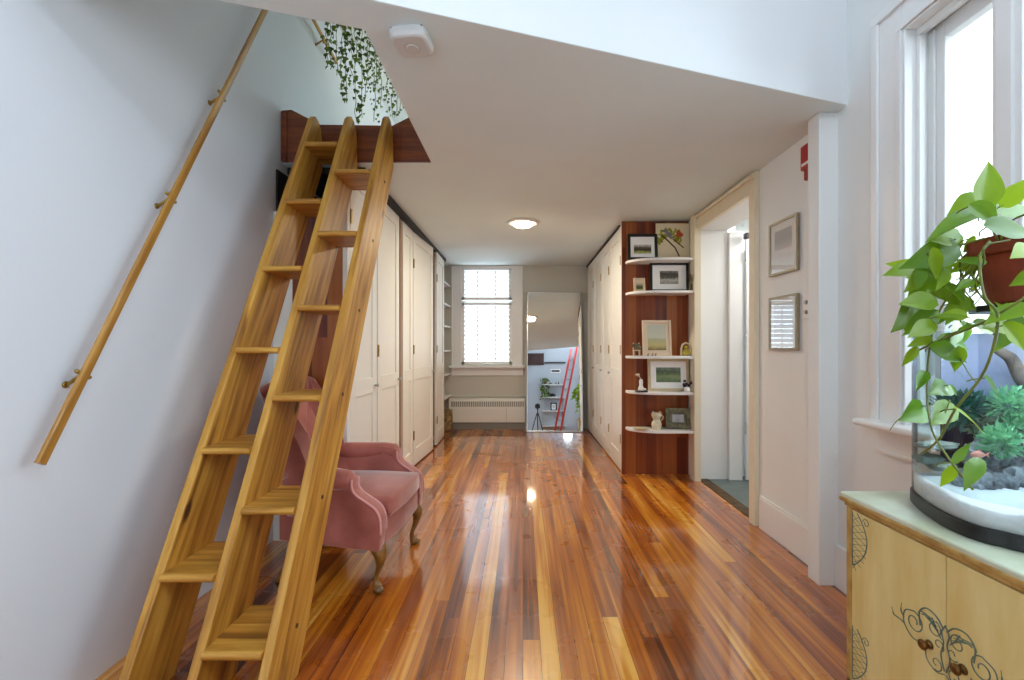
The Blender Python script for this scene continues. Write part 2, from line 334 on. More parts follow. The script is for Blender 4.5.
# doorway: casing, head, jamb, threshold
bm = B()
box(bm, 1.540, XR, 3.33*K, 3.41*K, 0, ZC-.004)                 # near leg
box(bm, 1.516, XR, 4.42*K, 4.53*K, 0, ZC-.004)                  # far leg
box(bm, 1.5405, XR-.001, 3.411*K, 4.419*K, DZ-.01, ZC-.0045); box(bm, 1.52, 1.5395, 3.325*K, 4.535*K, ZC-.045, ZC-.02)
o = struct(put('door_1', bm, mat('casing_cream', (228, 218, 192), .45, var=.03), bevel=.003))
bm = B(); box(bm, XR-.001, 1.84, DY1, DY1+.049, -.001, DZ+.029); box(bm, XR-.001, 1.84, DY0-.029, DY0, -.001, DZ+.029); box(bm, XR-.001, 1.839, DY0+.001, DY1-.001, DZ, DZ+.028)
box(bm, 1.841, 1.96, 4.46*K, 4.58*K, 0, DZ-.02)
put('door_jamb', bm, 'trim', o, bevel=.003)
put('threshold', bx(1.575, 1.665, 3.40*K, 4.50*K, -.02, .006), 'thresh', o, bevel=.004)
# bathroom beyond
bm = B(); box(bm, 1.775, 3.3, 2.75, 2.85, -.05, 2.5); box(bm, 1.96, 3.3, 4.62*K, 4.8*K, -.05, 2.5); box(bm, 3.3, 3.4, 2.75, 4.8*K, -.05, 2.5)
struct(put('wall_bathroom', bm, 'trim'))
struct(put('ceiling', bx(1.776, 3.299, 2.851, 4.619*K, 2.42, 2.49), 'ceil'))
struct(put('floor', bx(1.64, 3.4, 2.8, 4.8*K, -.08, -.004), 'slate'))

# inner door leaf folded open inside the bathroom
t = thing('interior_door', 'white door standing open inside the bathroom doorway, steel hinge showing', 'door', (2.0, 4.47*K, 0))
def leaf_bm(w_, h, th=.03, rail=.09, mid=.9, mx=None):
    bm = B()
    box(bm, 0, rail, 0, th, 0, h, mx); box(bm, w_-rail, w_, 0, th, 0, h, mx)
    for a, b in ((0, .16), (mid-.05, mid+.06), (h-.11, h)): box(bm, rail, w_-rail, 0, th, a, b, mx)
    for a, b in ((.16, mid-.05), (mid+.06, h-.11)):
        box(bm, rail, w_-rail, .010, th-.010, a, b, mx)
    return bm
put('door_leaf', leaf_bm(.7, 2.15), 'trim', t, Mx=frame_mx((1.985, 4.44*K, .01), (1, .0, 0)))
for z in (.42, 1.2, 1.95):
    put('hinge', lathe(lathe(B(), [(.008, 0), (.008, .09)], (1.972, 4.43*K, z), 10), [(.012, .09), (.006, .10)], (1.972, 4.43*K, z), 10), 'steel', t)
put('door_closer', bx(1.945, 1.985, 4.36*K, 4.42*K, 2.14, 2.19), 'black', t, bevel=.006)

# ------------------------------------------------------------------ window on the right wall
o = thing('window_1', 'w', 'w', (1.6, 1.0, WZ0)); del o['label']; del o['category']; struct(o)
win1 = o
bm = B(); cx = 1.553
oy = 2.215*K
box(bm, cx, XR, WY1, oy, WZ0, 2.637); box(bm, cx, XR, -.05, WY0, WZ0, 2.637); box(bm, cx, XR, WY0+.0005, WY1-.0005, 2.50, 2.637)
box(bm, cx-.014, cx-.0005, oy-.035, oy+.001, WZ0+.001, 2.601); box(bm, cx-.014, cx-.0005, -.051, oy+.001, 2.6015, 2.638)     # outer bead
box(bm, cx-.007, cx-.0005, WY1-.001, WY1+.022, WZ0+.001, 2.4985); box(bm, cx-.007, cx-.0005, WY0, WY1+.022, 2.499, 2.52)      # inner bead
put('casing', bm, 'trim', win1, bevel=.003)
bm = B(); box(bm, XR-.02, 1.76, WY1-.012, WY1-.0006, WZ0, 2.4995); box(bm, XR-.02, 1.76, WY0+.0006, WY0+.012, WZ0, 2.4995); box(bm, XR-.02, 1.76, WY0+.0125, WY1-.0125, 2.488, 2.4995)
box(bm, 1.60, 1.625, WY1-.03, WY1-.0125, WZ0, 2.4595); box(bm, 1.648, 1.659, WY1-.04, WY1-.0125, WZ0, 2.47)
box(bm, 1.60, 1.625, WY0+.013, WY1-.013, 2.46, 2.4875)
put('jamb', bm, 'trim', win1, bevel=.003)
for (a, b) in ((1.56*K, 1.66*K), (.42, .51)):
    bm = B(); box(bm, cx+.004, 1.76, a, b, WZ0, 2.49); box(bm, cx-.008, cx+.006, a+.02, b-.02, WZ0, 2.49)
    put('mullion', bm, 'trim', win1, bevel=.003)
for (a, b) in ((1.66*K, WY1-.012), (.51, 1.56*K), (WY0+.012, .42)):
    bm = B(); q = .062 if b-a < .5 else .07
    box(bm, 1.66, 1.705, b-q, b-.001, WZ0+.02, 2.485); box(bm, 1.66, 1.705, a+.001, a+q*.9, WZ0+.02, 2.485)
    box(bm, 1.661, 1.704, a+q*.9+.0005, b-q-.0005, 2.42, 2.484); box(bm, 1.661, 1.704, a+q*.9+.0005, b-q-.0005, WZ0+.021, WZ0+.10)
    s = put('sash', bm, 'trim', win1, bevel=.004)
    put('pane', bx(1.690, 1.694, a+q*.8, b-q*.9, WZ0+.09, 2.43), 'glass', s)
bm = B(); box(bm, 1.48, 1.68, -.08, 2.255*K, .848, .878); put('window_stool', bm, 'trim', win1, bevel=.012, seg=3)
bm = B(); box(bm, 1.557, XR, -.05, 2.2*K, .745, .848); box(bm, 1.55, XR, -.05, 2.2*K, .735, .75); put('apron', bm, 'trim', win1, bevel=.003)
# rear and upper windows of the near room (light openings, seen only in reflections)
o = thing('window_3', 'w', 'w', (1.6, -.75, WZ0)); del o['label']; del o['category']; struct(o)
bm = B()
for a in ((-1.22, -1.12), (-.38, -.28)): box(bm, 1.56, 1.76, a[0], a[1], WZ0, 2.5)
box(bm, 1.56, 1.76, -1.2, -.3, 2.44, 2.54); box(bm, 1.5, 1.76, -1.25, -.25, WZ0-.02, WZ0+.02); box(bm, 1.66, 1.70, -1.2, -.3, 1.65, 1.70)
put('window_frame', bm, 'trim', o); put('pane', bx(1.68, 1.684, -1.14, -.36, WZ0, 2.5), 'glass', o)
o = thing('window_4', 'w', 'w', (1.6, 0, 3.1)); del o['label']; del o['category']; struct(o)
bm = B(); box(bm, 1.56, 1.76, -1.22, 1.32, 3.26, 3.33); box(bm, 1.56, 1.76, -1.22, 1.32, 3.57, 3.64)
for y in (-1.2, 0.05, 1.3): box(bm, 1.57, 1.75, y-.03, y+.03, 3.3, 3.6)
put('window_frame', bm, 'trim', o); put('pane', bx(1.68, 1.684, -1.2, 1.3, 3.3, 3.6), 'glass', o)

o = thing('added_window_5', 'w', 'w', (-.87, YR, .3)); del o['label']; del o['category']; struct(o)  # opening added in the unseen rear wall to let in more daylight
bm = B(); box(bm, RX0-.07, RX0, YR-.12, YR+.02, .24, 2.66); box(bm, RX1, RX1+.07, YR-.12, YR+.02, .24, 2.66); box(bm, RX0+.0005, RX1-.0005, YR-.12, YR+.02, 2.6, 2.66); box(bm, RX0+.0005, RX1-.0005, YR-.12, YR+.03, .24, .3); box(bm, RX0, RX1, YR-.07, YR-.04, 1.43, 1.48)
put('window_frame', bm, 'trim', o); put('pane', bx(RX0, RX1, YR-.062, YR-.058, .3, 2.6), 'glass', o)

# ------------------------------------------------------------------ back window with plantation shutters
o = thing('window_2', 'w', 'w', (-.52, YB, BZ0)); del o['label']; del o['category']; struct(o)
bm = B(); y0 = YB-.03
box(bm, -1.03, BX0, y0, YB, BZ0-.02, ZC-.004); box(bm, BX1, -.01, y0, YB, BZ0-.02, ZC-.004); box(bm, BX0, BX1, y0, YB, BZ1-.02, ZC-.004)
box(bm, -1.04, -1.02, y0-.01, YB, BZ0-.02, ZC-.004); box(bm, -.03, -.005, y0-.01, YB, BZ0-.02, ZC-.004)
put('casing', bm, 'trim', o, bevel=.003)
put('window_stool', bx(-1.07, .03, YB-.10, YB+.04, BZ0-.05, BZ0-.015), 'trim', o, bevel=.008)
put('apron', bx(-1.04, -.0, YB-.025, YB, BZ0-.16, BZ0-.05), 'trim', o, bevel=.003)
for (a, b) in ((BZ0, 1.83), (1.87, BZ1)):
    bm = B(); sh = .045
    box(bm, BX0, BX0+sh, YB-.005, YB+.03, a, b); box(bm, BX1-sh, BX1, YB-.005, YB+.03, a, b); box(bm, BX0, BX1, YB-.005, YB+.03, a, a+.045); box(bm, BX0, BX1, YB-.005, YB+.03, b-.035, b)
    s = put('shutter_frame', bm, 'blind', o, bevel=.003)
    n = int((b-a-.08)/.064); st = (b-a-.08)/n
    bm = B()
    for k in range(n):
        zc = a+.045+(k+.5)*st
        mx = Matrix.Translation((0, YB+.012, zc)) @ Matrix.Rotation(math.radians(-50), 4, 'X')
        box(bm, BX0+sh, BX1-sh, -.032, .032, -.004, .004, mx)
    put('louvres', bm, 'slat', s)
    for xx in (-.66, -.40): put('tilt_rod', bx(xx-.005, xx+.005, YB-.026, YB-.018, a+.05, b-.05), 'grey', s)
put('pane', bx(BX0, BX1, YB+.07, YB+.074, BZ0, BZ1), 'glass', o)
bm = B(); box(bm, BX0, BX1, YB+.06, YB+.09, 1.82, 1.87); put('meeting_rail', bm, 'trim', o)
# picture-rail moulding and base panel on the back wall
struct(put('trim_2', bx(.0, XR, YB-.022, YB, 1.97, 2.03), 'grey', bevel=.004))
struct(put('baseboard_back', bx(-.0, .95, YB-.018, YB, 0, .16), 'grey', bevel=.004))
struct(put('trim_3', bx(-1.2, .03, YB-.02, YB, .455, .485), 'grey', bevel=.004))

# baseboard heater
h = thing('baseboard_heater', 'long white baseboard heater with slotted grille under the shuttered window', 'heater', (-.5, YB-.05, 0))
bm = prism(B(), [(YB-.022, .10), (YB-.105, .10), (YB-.105, .30), (YB-.085, .43), (YB-.022, .45)], 'x', -1.07, .03)
put('cover', bm, 'heater', h, bevel=.004)
bm = B()
for i in range(34):
    xx = -1.03+i*.031
    if .24 < (i % 17)/17 < .26: continue
    box(bm, xx, xx+.019, YB-.105, YB-.087, .325, .40, Matrix.Translation((0, 0, 0)))
put('grille_slots', bm, mat('heater_slots', (150, 148, 140), .6), h)
put('underside_shade_strip', bx(-1.05, .01, YB-.085, YB-.03, 0, .10), mat('shade_grey', (130, 126, 118), .6), h)  # fills the gap below the heater, coloured grey for its shade
put('end_seam', bx(-.245, -.235, YB-.109, YB-.10, .10, .31), 'grey', h)

# leaning mirror
A = Vector((.05, 6.42, .004)); yaw = math.radians(1.8); tilt = math.radians(7.4)
w0 = Vector((math.sin(yaw), math.cos(yaw), 0)); mm = frame_mx(A, (math.cos(yaw), -math.sin(yaw), 0), Vector((0, 0, math.cos(tilt)))+w0*math.sin(tilt))
t = thing('leaning_mirror', 'tall slim-edged mirror leaning on the far wall right of the window', 'mirror', (.44, 6.44, 0))
put('mirror_glass', bx(.012, .778, 0, .01, .012, 1.988), 'mirror', t, Mx=mm)
bm = B(); box(bm, 0, .014, -.006, .018, 0, 2.0); box(bm, .776, .79, -.006, .018, 0, 2.0); box(bm, 0, .79, -.006, .018, 0, .014); box(bm, 0, .79, -.006, .018, 1.986, 2.0)
put('frame', bm, 'steel', t, Mx=mm, bevel=.003)
put('backing', bx(.01, .78, .01, .018, .01, 1.99), 'gild', t, Mx=mm)

# ------------------------------------------------------------------ closets
def folding_door(parent, y0, y1, xs, side, off0=0, off1=0, hinges=True, knob=True, h=2.345):
    """leaf between plan depths y0,y1 on plane x=xs (side=+1 faces +x); off = corner offsets in x"""
    p0 = Vector((xs+off0, y0, .015)); p1 = Vector((xs+off1, y1, .015)); wd = (p1-p0).length
    if side > 0: mx = frame_mx(p0, p1-p0); mx = mx @ Matrix.Translation((0, -.0, 0))   # local -y faces +x
    else: mx = frame_mx(p1, p0-p1)
    d = put('folding_door', leaf_bm(wd-.006, h-.02), 'door', parent, Mx=mx, bevel=.002)
    hx = .0 if side > 0 else wd-.012
    if hinges:
        for z in (.30, 1.15, 2.0):
            put('hinge', bx(hx-.006, hx+.016, -.008, .0, z-.045, z+.045), 'brass', d, Mx=mx, bevel=.002)
    if knob:
        kx = wd-.05 if side > 0 else .05
        put('knob', lathe(B(), [(.006, 0), (.006, .012), (.014, .018), (.013, .026), (.004, .03)], (0, 0, 0), 12), 'steel', d, Mx=mx @ Matrix.Translation((kx, 0, .9)) @ Matrix.Rotation(PI/2, 4, 'X'), smooth=True)
    return d
XCL = -1.08
lc = thing('closet', 'long white folding-door closet along the left wall behind the ladder', 'closet', (-1.3, 4.0, 0))
Y0 = 3.08*K
put('end_panel', bx(-1.42, XCL-.02, Y0, Y0+.02, 0, 2.03), 'panelwood', lc)
bm = B(); box(bm, XL+.001, -1.42, Y0, Y0+.03, 0, 2.03); box(bm, XCL-.03, XCL, Y0-.004, Y0+.04, 0, 2.33)
put('corner_trim', bm, 'door', lc, bevel=.002)
bm = B(); box(bm, XL+.001, -1.03, 3.2*K+.06, 6.15, 2.325, 2.365); box(bm, XCL-.06, XCL-.035, Y0+.05, 6.15, 2.2, 2.36); box(bm, XL+.001, XL+.012, Y0+.03, 6.15, 0, 2.3); box(bm, XL+.012, XCL-.04, 6.14, 6.15, 0, 2.36)
put('shade_dark_carcass', bm, 'dark', lc)  # closet interior and header coloured near black for the shadow there
bm = B()
M['jamb'] = mat('jamb_wood', (188, 150, 118), .5, var=.2)
for y in (4.43*K, 5.80*K, 5.90*K): put('jamb', bx(XCL-.05, XCL-.002, y-.012, y+.018, 0, 2.325), 'jamb', lc, bevel=.002)
folding_door(lc, 3.13*K, 3.70*K, XCL, 1, hinges=True, knob=True)
folding_door(lc, 3.72*K, 4.37*K, XCL, 1, hinges=True, knob=True)
folding_door(lc, 4.50*K, 4.91*K, XCL, 1, 0.0, .0, hinges=False, knob=False)
folding_door(lc, 4.93*K, 5.75*K, XCL, 1, .0, .05, hinges=True, knob=True)
folding_door(lc, 5.98*K, 6.60*K, XCL+.05, 1, 0.0, -.01, hinges=True, knob=False)
# open white shelving past the closet
sh = thing('wall_shelving', 'narrow white open shelves in the corner left of the shuttered window', 'shelves', (-1.3, 6.4, 0))
bm = B(); box(bm, XL+.002, XL+.02, 6.62*K+.07, YB-.005, 0, 2.33); box(bm, XL+.02, -1.09, 6.62*K+.06, 6.62*K+.08, 0, 2.33)
put('side_panel', bm, 'trim', sh)
for z in (.47, .79, 1.12, 1.46, 1.76, 2.05): put('shelf', bx(XL+.02, -1.05, 6.62*K+.08, YB-.008, z, z+.022), 'trim', sh, bevel=.002)
bm = lathe(B(), [(.13, 0), (.145, .02), (.155, .15), (.15, .27), (.158, .285), (.14, .29)], (-1.10, 6.56, 0), 24, sx=.62, sy=.8)
t = tag(put('wicker_basket', bm, 'wicker', smooth=True), 'tan wicker basket on the floor beside the baseboard heater', 'basket')

XCR = .93
rc = thing('closet', 'white folding-door closet on the right side of the corridor by the mirror', 'closet', (1.25, 5.5, 0))
bm = B(); box(bm, XCR-.005, XCR+.06, 4.77*K+.05, YB-.03, 2.335, 2.365); box(bm, XCR+.045, XCR+.06, 4.8*K, YB-.03, 0, 2.335)
put('shade_dark_carcass', bm, 'dark', rc)  # near-black backing paints the shade over and between the doors
ys = [4.745, 5.40, 5.95, 6.60, 7.20]
for k in range(4): folding_door(rc, ys[k]*K, (ys[k+1]-.012)*K, XCR, -1, hinges=True, knob=(k < 3), h=2.35)
put('corner_trim', bx(XCR-.004, XCR+.03, 4.705*K, 4.74*K, 0, 2.36), 'door', rc, bevel=.002)

# bookcase: wood end panel and five quarter-round shelves
YP = 4.68*K
bc = thing('bookcase', 'wood-panelled end bay with five rounded white shelves of frames and ornaments', 'bookcase', (1.25, YP, 0))
put('back_panel', bx(XCR-.004, XR-.002, YP, YP+.022, 0, ZC-.005), 'panelwood', bc)
put('side_trim', bx(1.548, XR-.001, 4.54*K, YP-.001, 0, ZC-.005), 'trim', bc, bevel=.002)
SZ = [.434, .776, 1.098, 1.683, 1.975]
def shelf_poly():
    d = .225; pts = [(1.514, YP-.001), (1.514, YP-d)]
    for k in range(11):
        a = k/10*PI/2; pts.append((.958+.30-.30*math.sin(a), YP-.001-(d-.001)+(d-.03)*(1-math.cos(a))))
    pts.append((.958, YP-.001)); return pts
for z in SZ: put('shelf', prism(B(), shelf_poly(), 'z', z-.012, z+.012), 'trim', bc, bevel=.003)

# ------------------------------------------------------------------ hatch board
bm = prism(B(), [(-1.535, 2.372), (-1.535, 2.70), (-1.475, 2.705), (-1.29, 2.61), (-.83, 2.603), (-.72, 2.66), (-.59, 2.72), (-.59, 2.372)], 'y', 3.2*K-.016, 3.2*K-.0005)
box(bm, -1.535, -1.50, 3.2*K-.028, 3.2*K-.016, 2.372, 2.69); box(bm, -.80, -.775, 3.2*K-.022, 3.2*K-.016, 2.372, 2.615)
struct(put('trim_4', bm, 'dwood', Mx=Matrix.Identity(4), bevel=.002))

# ------------------------------------------------------------------ ladder (alternating treads)
MS = 1.726/K
def fy(z): return (z+2.64)/MS
def by(z): return (z+3.15)/MS
ld = thing('loft_ladder', 'golden pine alternating-tread ladder rising steeply to the loft hatch', 'ladder', (-1.06, 1.55, 0))
th_ = math.atan(MS); lm = frame_mx((0, fy(0), 0), (0, math.cos(th_), math.sin(th_)), (0, -math.sin(th_), math.cos(th_)))
YT = 3.2*K-.03
prof = [(fy(0), 0), (by(0), 0), (YT, YT*MS-3.15), (YT, 2.47), (YT-.02, 2.55), (YT-.055, 2.595), (YT-.10, 2.605), (fy(2.575), 2.575)]
for xa in (-1.30, -1.08, -.852):
    bm = prism(B(), prof, 'x', xa, xa+.032); mx = Matrix.Translation((xa, 0, 0)) @ lm
    bmesh.ops.transform(bm, matrix=mx.inverted(), verts=bm.verts[:])
    put('stringer', bm, 'pine', ld, Mx=mx, bevel=.004)
def tread(x0, x1, z):
    a, b = fy(z)-.014, by(z)-.004
    pts = [(b, z-.014), (b, z+.014), (a+.012, z+.014)]+[(a+.012-.013*math.sin(q), z+.014*math.cos(q)) for q in (PI*.2, PI*.4, PI*.5, PI*.6, PI*.8)]+[(a+.012, z-.014)]
    mx = Matrix.Translation(((x0+x1)/2, (a+b)/2, z)); bm = prism(B(), pts, 'x', x0, x1)
    bmesh.ops.transform(bm, matrix=mx.inverted(), verts=bm.verts[:])
    return put('tread', bm, 'pine', ld, Mx=mx, bevel=.0015)
for k in range(6):
    tread(-1.268, -1.08, .387+.397*k); tread(-1.048, -.852, .187+.397*k)
    z = .187+.397*k
    for dz, dy in ((.0, .16),):
        put('screw_plug', lathe(B(), [(.0085, 0), (.0085, .003)], n=12), 'thresh', ld, Mx=Matrix.Translation((-.8205, fy(z)+dy, z+dz)) @ Matrix.Rotation(PI/2, 4, 'Y'))

# ------------------------------------------------------------------ handrails
def rail(name, label, p0, p1, fr, r=.0155, grp=None):
    p0, p1 = Vector(p0), Vector(p1); d = (p1-p0); Ln = d.length; mx = frame_mx(p0, d, (1, 0, 0))
    t = thing(name, label, 'handrail', p0, grp)
    bm = B(); n = 14; pr = []
    for k in range(n):
        a = 2*PI*k/n; c, s = math.cos(a), math.sin(a); pr.append((math.copysign(abs(c)**.55, c)*r*1.05, math.copysign(abs(s)**.55, s)*r*.5))
    rings = [[bm.verts.new((x, p[0], p[1])) for p in pr] for x in (0, Ln)]
    for k in range(n): bm.faces.new((rings[0][k], rings[0][(k+1) % n], rings[1][(k+1) % n], rings[1][k]))
    bm.faces.new(rings[0]); bm.faces.new(rings[1])
    put('rail', bm, 'oak', t, Mx=mx, smooth=False)
    for f in fr:
        x = f*Ln; c = p0+d*f
        bm = B(); side = mx.to_3x3() @ Vector((0, 1, 0))
        tube(bm, [c-side*.024+Vector((-.004, 0, 0)), c+side*.024+Vector((-.004, 0, 0))], [.006, .006], 10)
        for s in (-1, 1): blob(bm, c+side*.024*s+Vector((-.004, 0, 0)), .008, 0, 1, 1)
        tube(bm, spline([c+Vector((-.008, 0, 0)), c+Vector((-.035, 0, -.02)), Vector((XL+.006, c.y, c.z-.035))], 4), .006, 8)
        lathe(bm, [(.012, 0), (.011, .004), (.007, .006)], mx=Matrix.Translation((XL+.0005, c.y, c.z-.035)) @ Matrix.Rotation(PI/2, 4, 'Y'), n=14)
        put('bracket', bm, 'brass', t, smooth=True)
    return t
rail('stair_handrail', 'sloping wooden handrail on brass brackets fixed to the left wall', (-1.475, 1.527*K, .84), (-1.475, 3.0*K, .84+1.473*1.712), (.105, .39, .63))
rail('loft_handrail', 'short dark handrail high on the loft wall above the ladder, beside the ivy', (-1.475, 3.35*K, 3.52), (-1.475, 3.95*K, 3.44), (.6,), r=.016)

# ------------------------------------------------------------------ ivy in the loft
iv = thing('hanging_ivy', 'strands of small-leaved ivy trailing down inside the loft hatch', 'plant', (-1.1, 3.5*K, 2.7))
bm = B(); bl = B(); R = random.Random(3)
def smallleaf(b, c, s, R):
    n = Vector((R.uniform(-.6, .6), -1, R.uniform(-.5, .6))).normalized(); x = n.cross(Vector((R.uniform(-.5, .5), 0, 1))).normalized(); z = x.cross(n)
    pts = [(0, .45), (.35, .35), (.55, .0), (.25, -.2), (0, -.75), (-.25, -.2), (-.55, 0), (-.35, .35)]
    vs = [b.verts.new(Vector(c)+x*p[0]*s+z*p[1]*s+n*(abs(p[0])*.25*s)) for p in pts]; b.faces.new(vs)
strands = [(327, 62, 3.45, 20), (331, 70, 3.6, 22), (337, 75, 3.5, 20), (342, 90, 3.4, 20), (346, 104, 3.55, 22), (352, 84, 3.7, 18), (356, 124, 3.5, 26), (361, 118, 3.7, 24), (366, 98, 3.9, 22), (372, 92, 3.8, 20), (375, 122, 3.6, 26), (381, 108, 4.0, 22), (387, 102, 3.9, 20), (391, 116, 3.8, 20), (396, 118, 3.9, 22), (400, 116, 4.1, 20), (369, 70, 4.1, 18), (378, 80, 4.2, 18)]
for (x, y, Y, n) in strands:
    b = P(x, y, Y); top = Vector((b.x+R.uniform(-.02, .02), b.y, 3.865)); pts = []
    m_ = 14
    for k in range(m_+1):
        f = k/m_; pts.append(Vector((top.x*(1-f)+b.x*f+R.uniform(-.012, .012), b.y+R.uniform(-.012, .012), top.z*(1-f)+b.z*f)))
    tube(bm, pts, .0025, 4)
    L_ = top.z-b.z; cnt = int(L_/(.024 if x < 366 else .018))
    for k in range(cnt):
        f = (k+R.random())/cnt
        if f < .05: continue
        q = top.lerp(b, f); smallleaf(bl, q+Vector((R.uniform(-.03, .03), R.uniform(-.03, .03), 0)), R.uniform(.020, .038) if x < 366 else R.uniform(.014, .026), R)
put('vines', bm, 'vine', iv); put('foliage', bl, 'ivy', iv)

# ------------------------------------------------------------------ ceiling fixtures
t = thing('smoke_detector', 'square white smoke detector on the low ceiling beside the hatch', 'detector', (-.42, 1.74, 2.33), rz=-.12)
dm = world(t)
bm = B(); q = []
def rsq(r, e=.45, n=32): return [(math.copysign(abs(math.cos(2*PI*k/n))**e, math.cos(2*PI*k/n))*r, math.copysign(abs(math.sin(2*PI*k/n))**e, math.sin(2*PI*k/n))*r) for k in range(n)]
def loft_rings(bm, rings):
    rs = [[bm.verts.new((x, y, z)) for x, y in rg] for rg, z in rings]
    for p, s in zip(rs, rs[1:]):
        for k in range(len(p)): bm.faces.new((p[k], p[(k+1) % len(p)], s[(k+1) % len(p)], s[k]))
    bm.faces.new(rs[0]); bm.faces.new(rs[-1])
loft_rings(bm, [(rsq(.066), .040), (rsq(.072), .032), (rsq(.072), .014), (rsq(.066), .004), (rsq(.058), .0)])
put('housing', bm, mat('detector_plastic', (206, 206, 204), .5, var=.03), t, Mx=dm, smooth=False)
put('gap_shade_plate', bx(-.06, .06, -.06, .06, .034, .04), 'dark', t, Mx=dm)  # near-black plate, paints the shadow gap against the ceiling
put('test_button', lathe(B(), [(.020, -.004), (.024, -.002), (.024, .002)], (0, 0.005, 0), 20), mat('button_grey', (206, 204, 200), .5), t, Mx=dm)
put('sensor_ring', lathe(B(), [(.031, -.0006), (.031, .002)], (0, .005, 0), 24), 'grey', t, Mx=dm)

t = thing('ceiling_light', 'round recessed ceiling light glowing warm over the far corridor', 'light', (0, 4.345, 2.33))
bm = B(); prof = [(.155, .038), (.152, .030), (.13, .022), (.10, .024), (.095, .038)]
lathe(bm, prof, (0, 4.345, 2.33), 32); put('trim_ring', bm, 'white', t, smooth=True)
put('lens', lathe(B(), [(.02, -.008), (.055, -.004), (.08, .004), (.093, .018), (.094, .024)], (0, 4.345, 2.33), 32), emit('lens_glow', (255, 232, 190), 42.0), t, smooth=True)

# ------------------------------------------------------------------ right-wall fittings
t = thing('fire_alarm', 'red fire alarm box high on the right wall next to the pillar', 'alarm', (1.56, 2.52, 2.1))
put('housing', bx(1.535, XR-.001, 2.415, 2.55, 2.165, 2.30), 'red', t, bevel=.008)
put('strobe', bx(1.53, XR-.001, 2.415, 2.51, 2.10, 2.16), mat('strobe_red', (150, 40, 36), .2), t, bevel=.006)
put('lettering_bar', bx(1.5335, 1.536, 2.43, 2.535, 2.185, 2.20), 'white', t)
t = thing('switch_plate', 'white two-toggle switch plate on the right wall beside the lower framed print', 'switch', (1.57, 2.53, 1.36))
put('plate', bx(1.567, XR-.001, 2.505, 2.575, 1.352, 1.478), 'white', t, bevel=.003)
for z in (1.385, 1.44): put('toggle', bx(1.553, 1.568, 2.533, 2.547, z-.009, z+.012), 'steel', t, bevel=.003)

def grad(name, stops, vec='z', noisy=.25, scale=12):
    m = bpy.data.materials.new(name); m.use_nodes = True; t = m.node_tree; b = t.nodes['Principled BSDF']; b.inputs['Roughness'].default_value = .25
    tc = t.nodes.new('ShaderNodeTexCoord'); sp = t.nodes.new('ShaderNodeSeparateXYZ'); t.links.new(tc.outputs['Generated'], sp.inputs[0])
    n = t.nodes.new('ShaderNodeTexNoise'); n.inputs['Scale'].default_value = scale; n.inputs['Detail'].default_value = 6; t.links.new(tc.outputs['Generated'], n.inputs['Vector'])
    f = math_n(t, 'ADD', sp.outputs['Z'], math_n(t, 'MULTIPLY', math_n(t, 'SUBTRACT', n.outputs['Fac'], .5), noisy))
    r = t.nodes.new('ShaderNodeValToRGB'); e = r.color_ramp.elements
    while len(e) < len(stops): e.new(.5)
    for k, (p, c) in enumerate(stops): e[k].position = p; e[k].color = lin(c)
    t.links.new(f, r.inputs[0]); t.links.new(r.outputs[0], b.inputs['Base Color']); return m
def picture(name, label, mx, w_, h, fw, fmat, matm, art, aw, ah, az=0, depth=.02, cat='picture frame', group=None, glass=False, stand=False):
    """local x right, z up, front at -y, origin bottom centre"""
    t = thing(name, label, cat, mx.translation, group)
    bm = B(); a = w_/2
    box(bm, -a, -a+fw, -depth, 0, 0, h); box(bm, a-fw, a, -depth, 0, 0, h); box(bm, -a+fw, a-fw, -depth, 0, 0, fw); box(bm, -a+fw, a-fw, -depth, 0, h-fw, h)
    put('frame', bm, fmat, t, Mx=mx, bevel=.002)
    put('mat_board', bx(-a+fw, a-fw, -depth*.5, -.001, fw, h-fw), matm, t, Mx=mx)
    zc = h/2+az
    put('print', bx(-aw/2, aw/2, -depth*.5-.0015, -depth*.5, zc-ah/2, zc+ah/2), art, t, Mx=mx)
    if glass: put('glass', bx(-a+fw, a-fw, -depth*.8, -depth*.78, fw, h-fw), 'picglass', t, Mx=mx)
    if stand: put('easel_back', bx(-.03, .03, .0, .004, .0, h*.7), 'black', t, Mx=mx @ Matrix.Translation((0, 0.0, .0)) @ Matrix.Rotation(math.radians(-8), 4, 'X'))
    return t
M['picglass'] = glassy('picture_glass', (.98, .98, .98), .03, fr=.3)
M['silverframe'] = mat('champagne_frame', (172, 162, 138), .4, .6, var=.2, scale=20)
M['mat'] = mat('mat_board', (246, 246, 244), .8, var=.02)
xw = XR-.004
wallx = lambda y, z: frame_mx((xw, y, z), (0, -1, 0))
# print on the right wall: local x points to the viewer's right = -Y
picture('framed_print', 'upper of two champagne-framed prints on the right wall, grey sketch in white mat', wallx(3.0*K, 1.635), .295, .325, .014, 'silverframe', 'mat', grad('grey_sketch', [(0, (216, 218, 222)), (.5, (160, 166, 176)), (1, (180, 184, 192))]), .18, .12, .045, .02, 'picture', 'champagne-framed prints by the pillar', True)
picture('framed_print', 'lower of two champagne-framed prints on the right wall, beside the switch plate', wallx(3.0*K, 1.177), .295, .325, .014, 'silverframe', 'mat', grad('pale_sketch', [(0, (226, 228, 232)), (.5, (208, 212, 220)), (1, (222, 224, 228))]), .20, .24, 0, .02, 'picture', 'champagne-framed prints by the pillar', True)

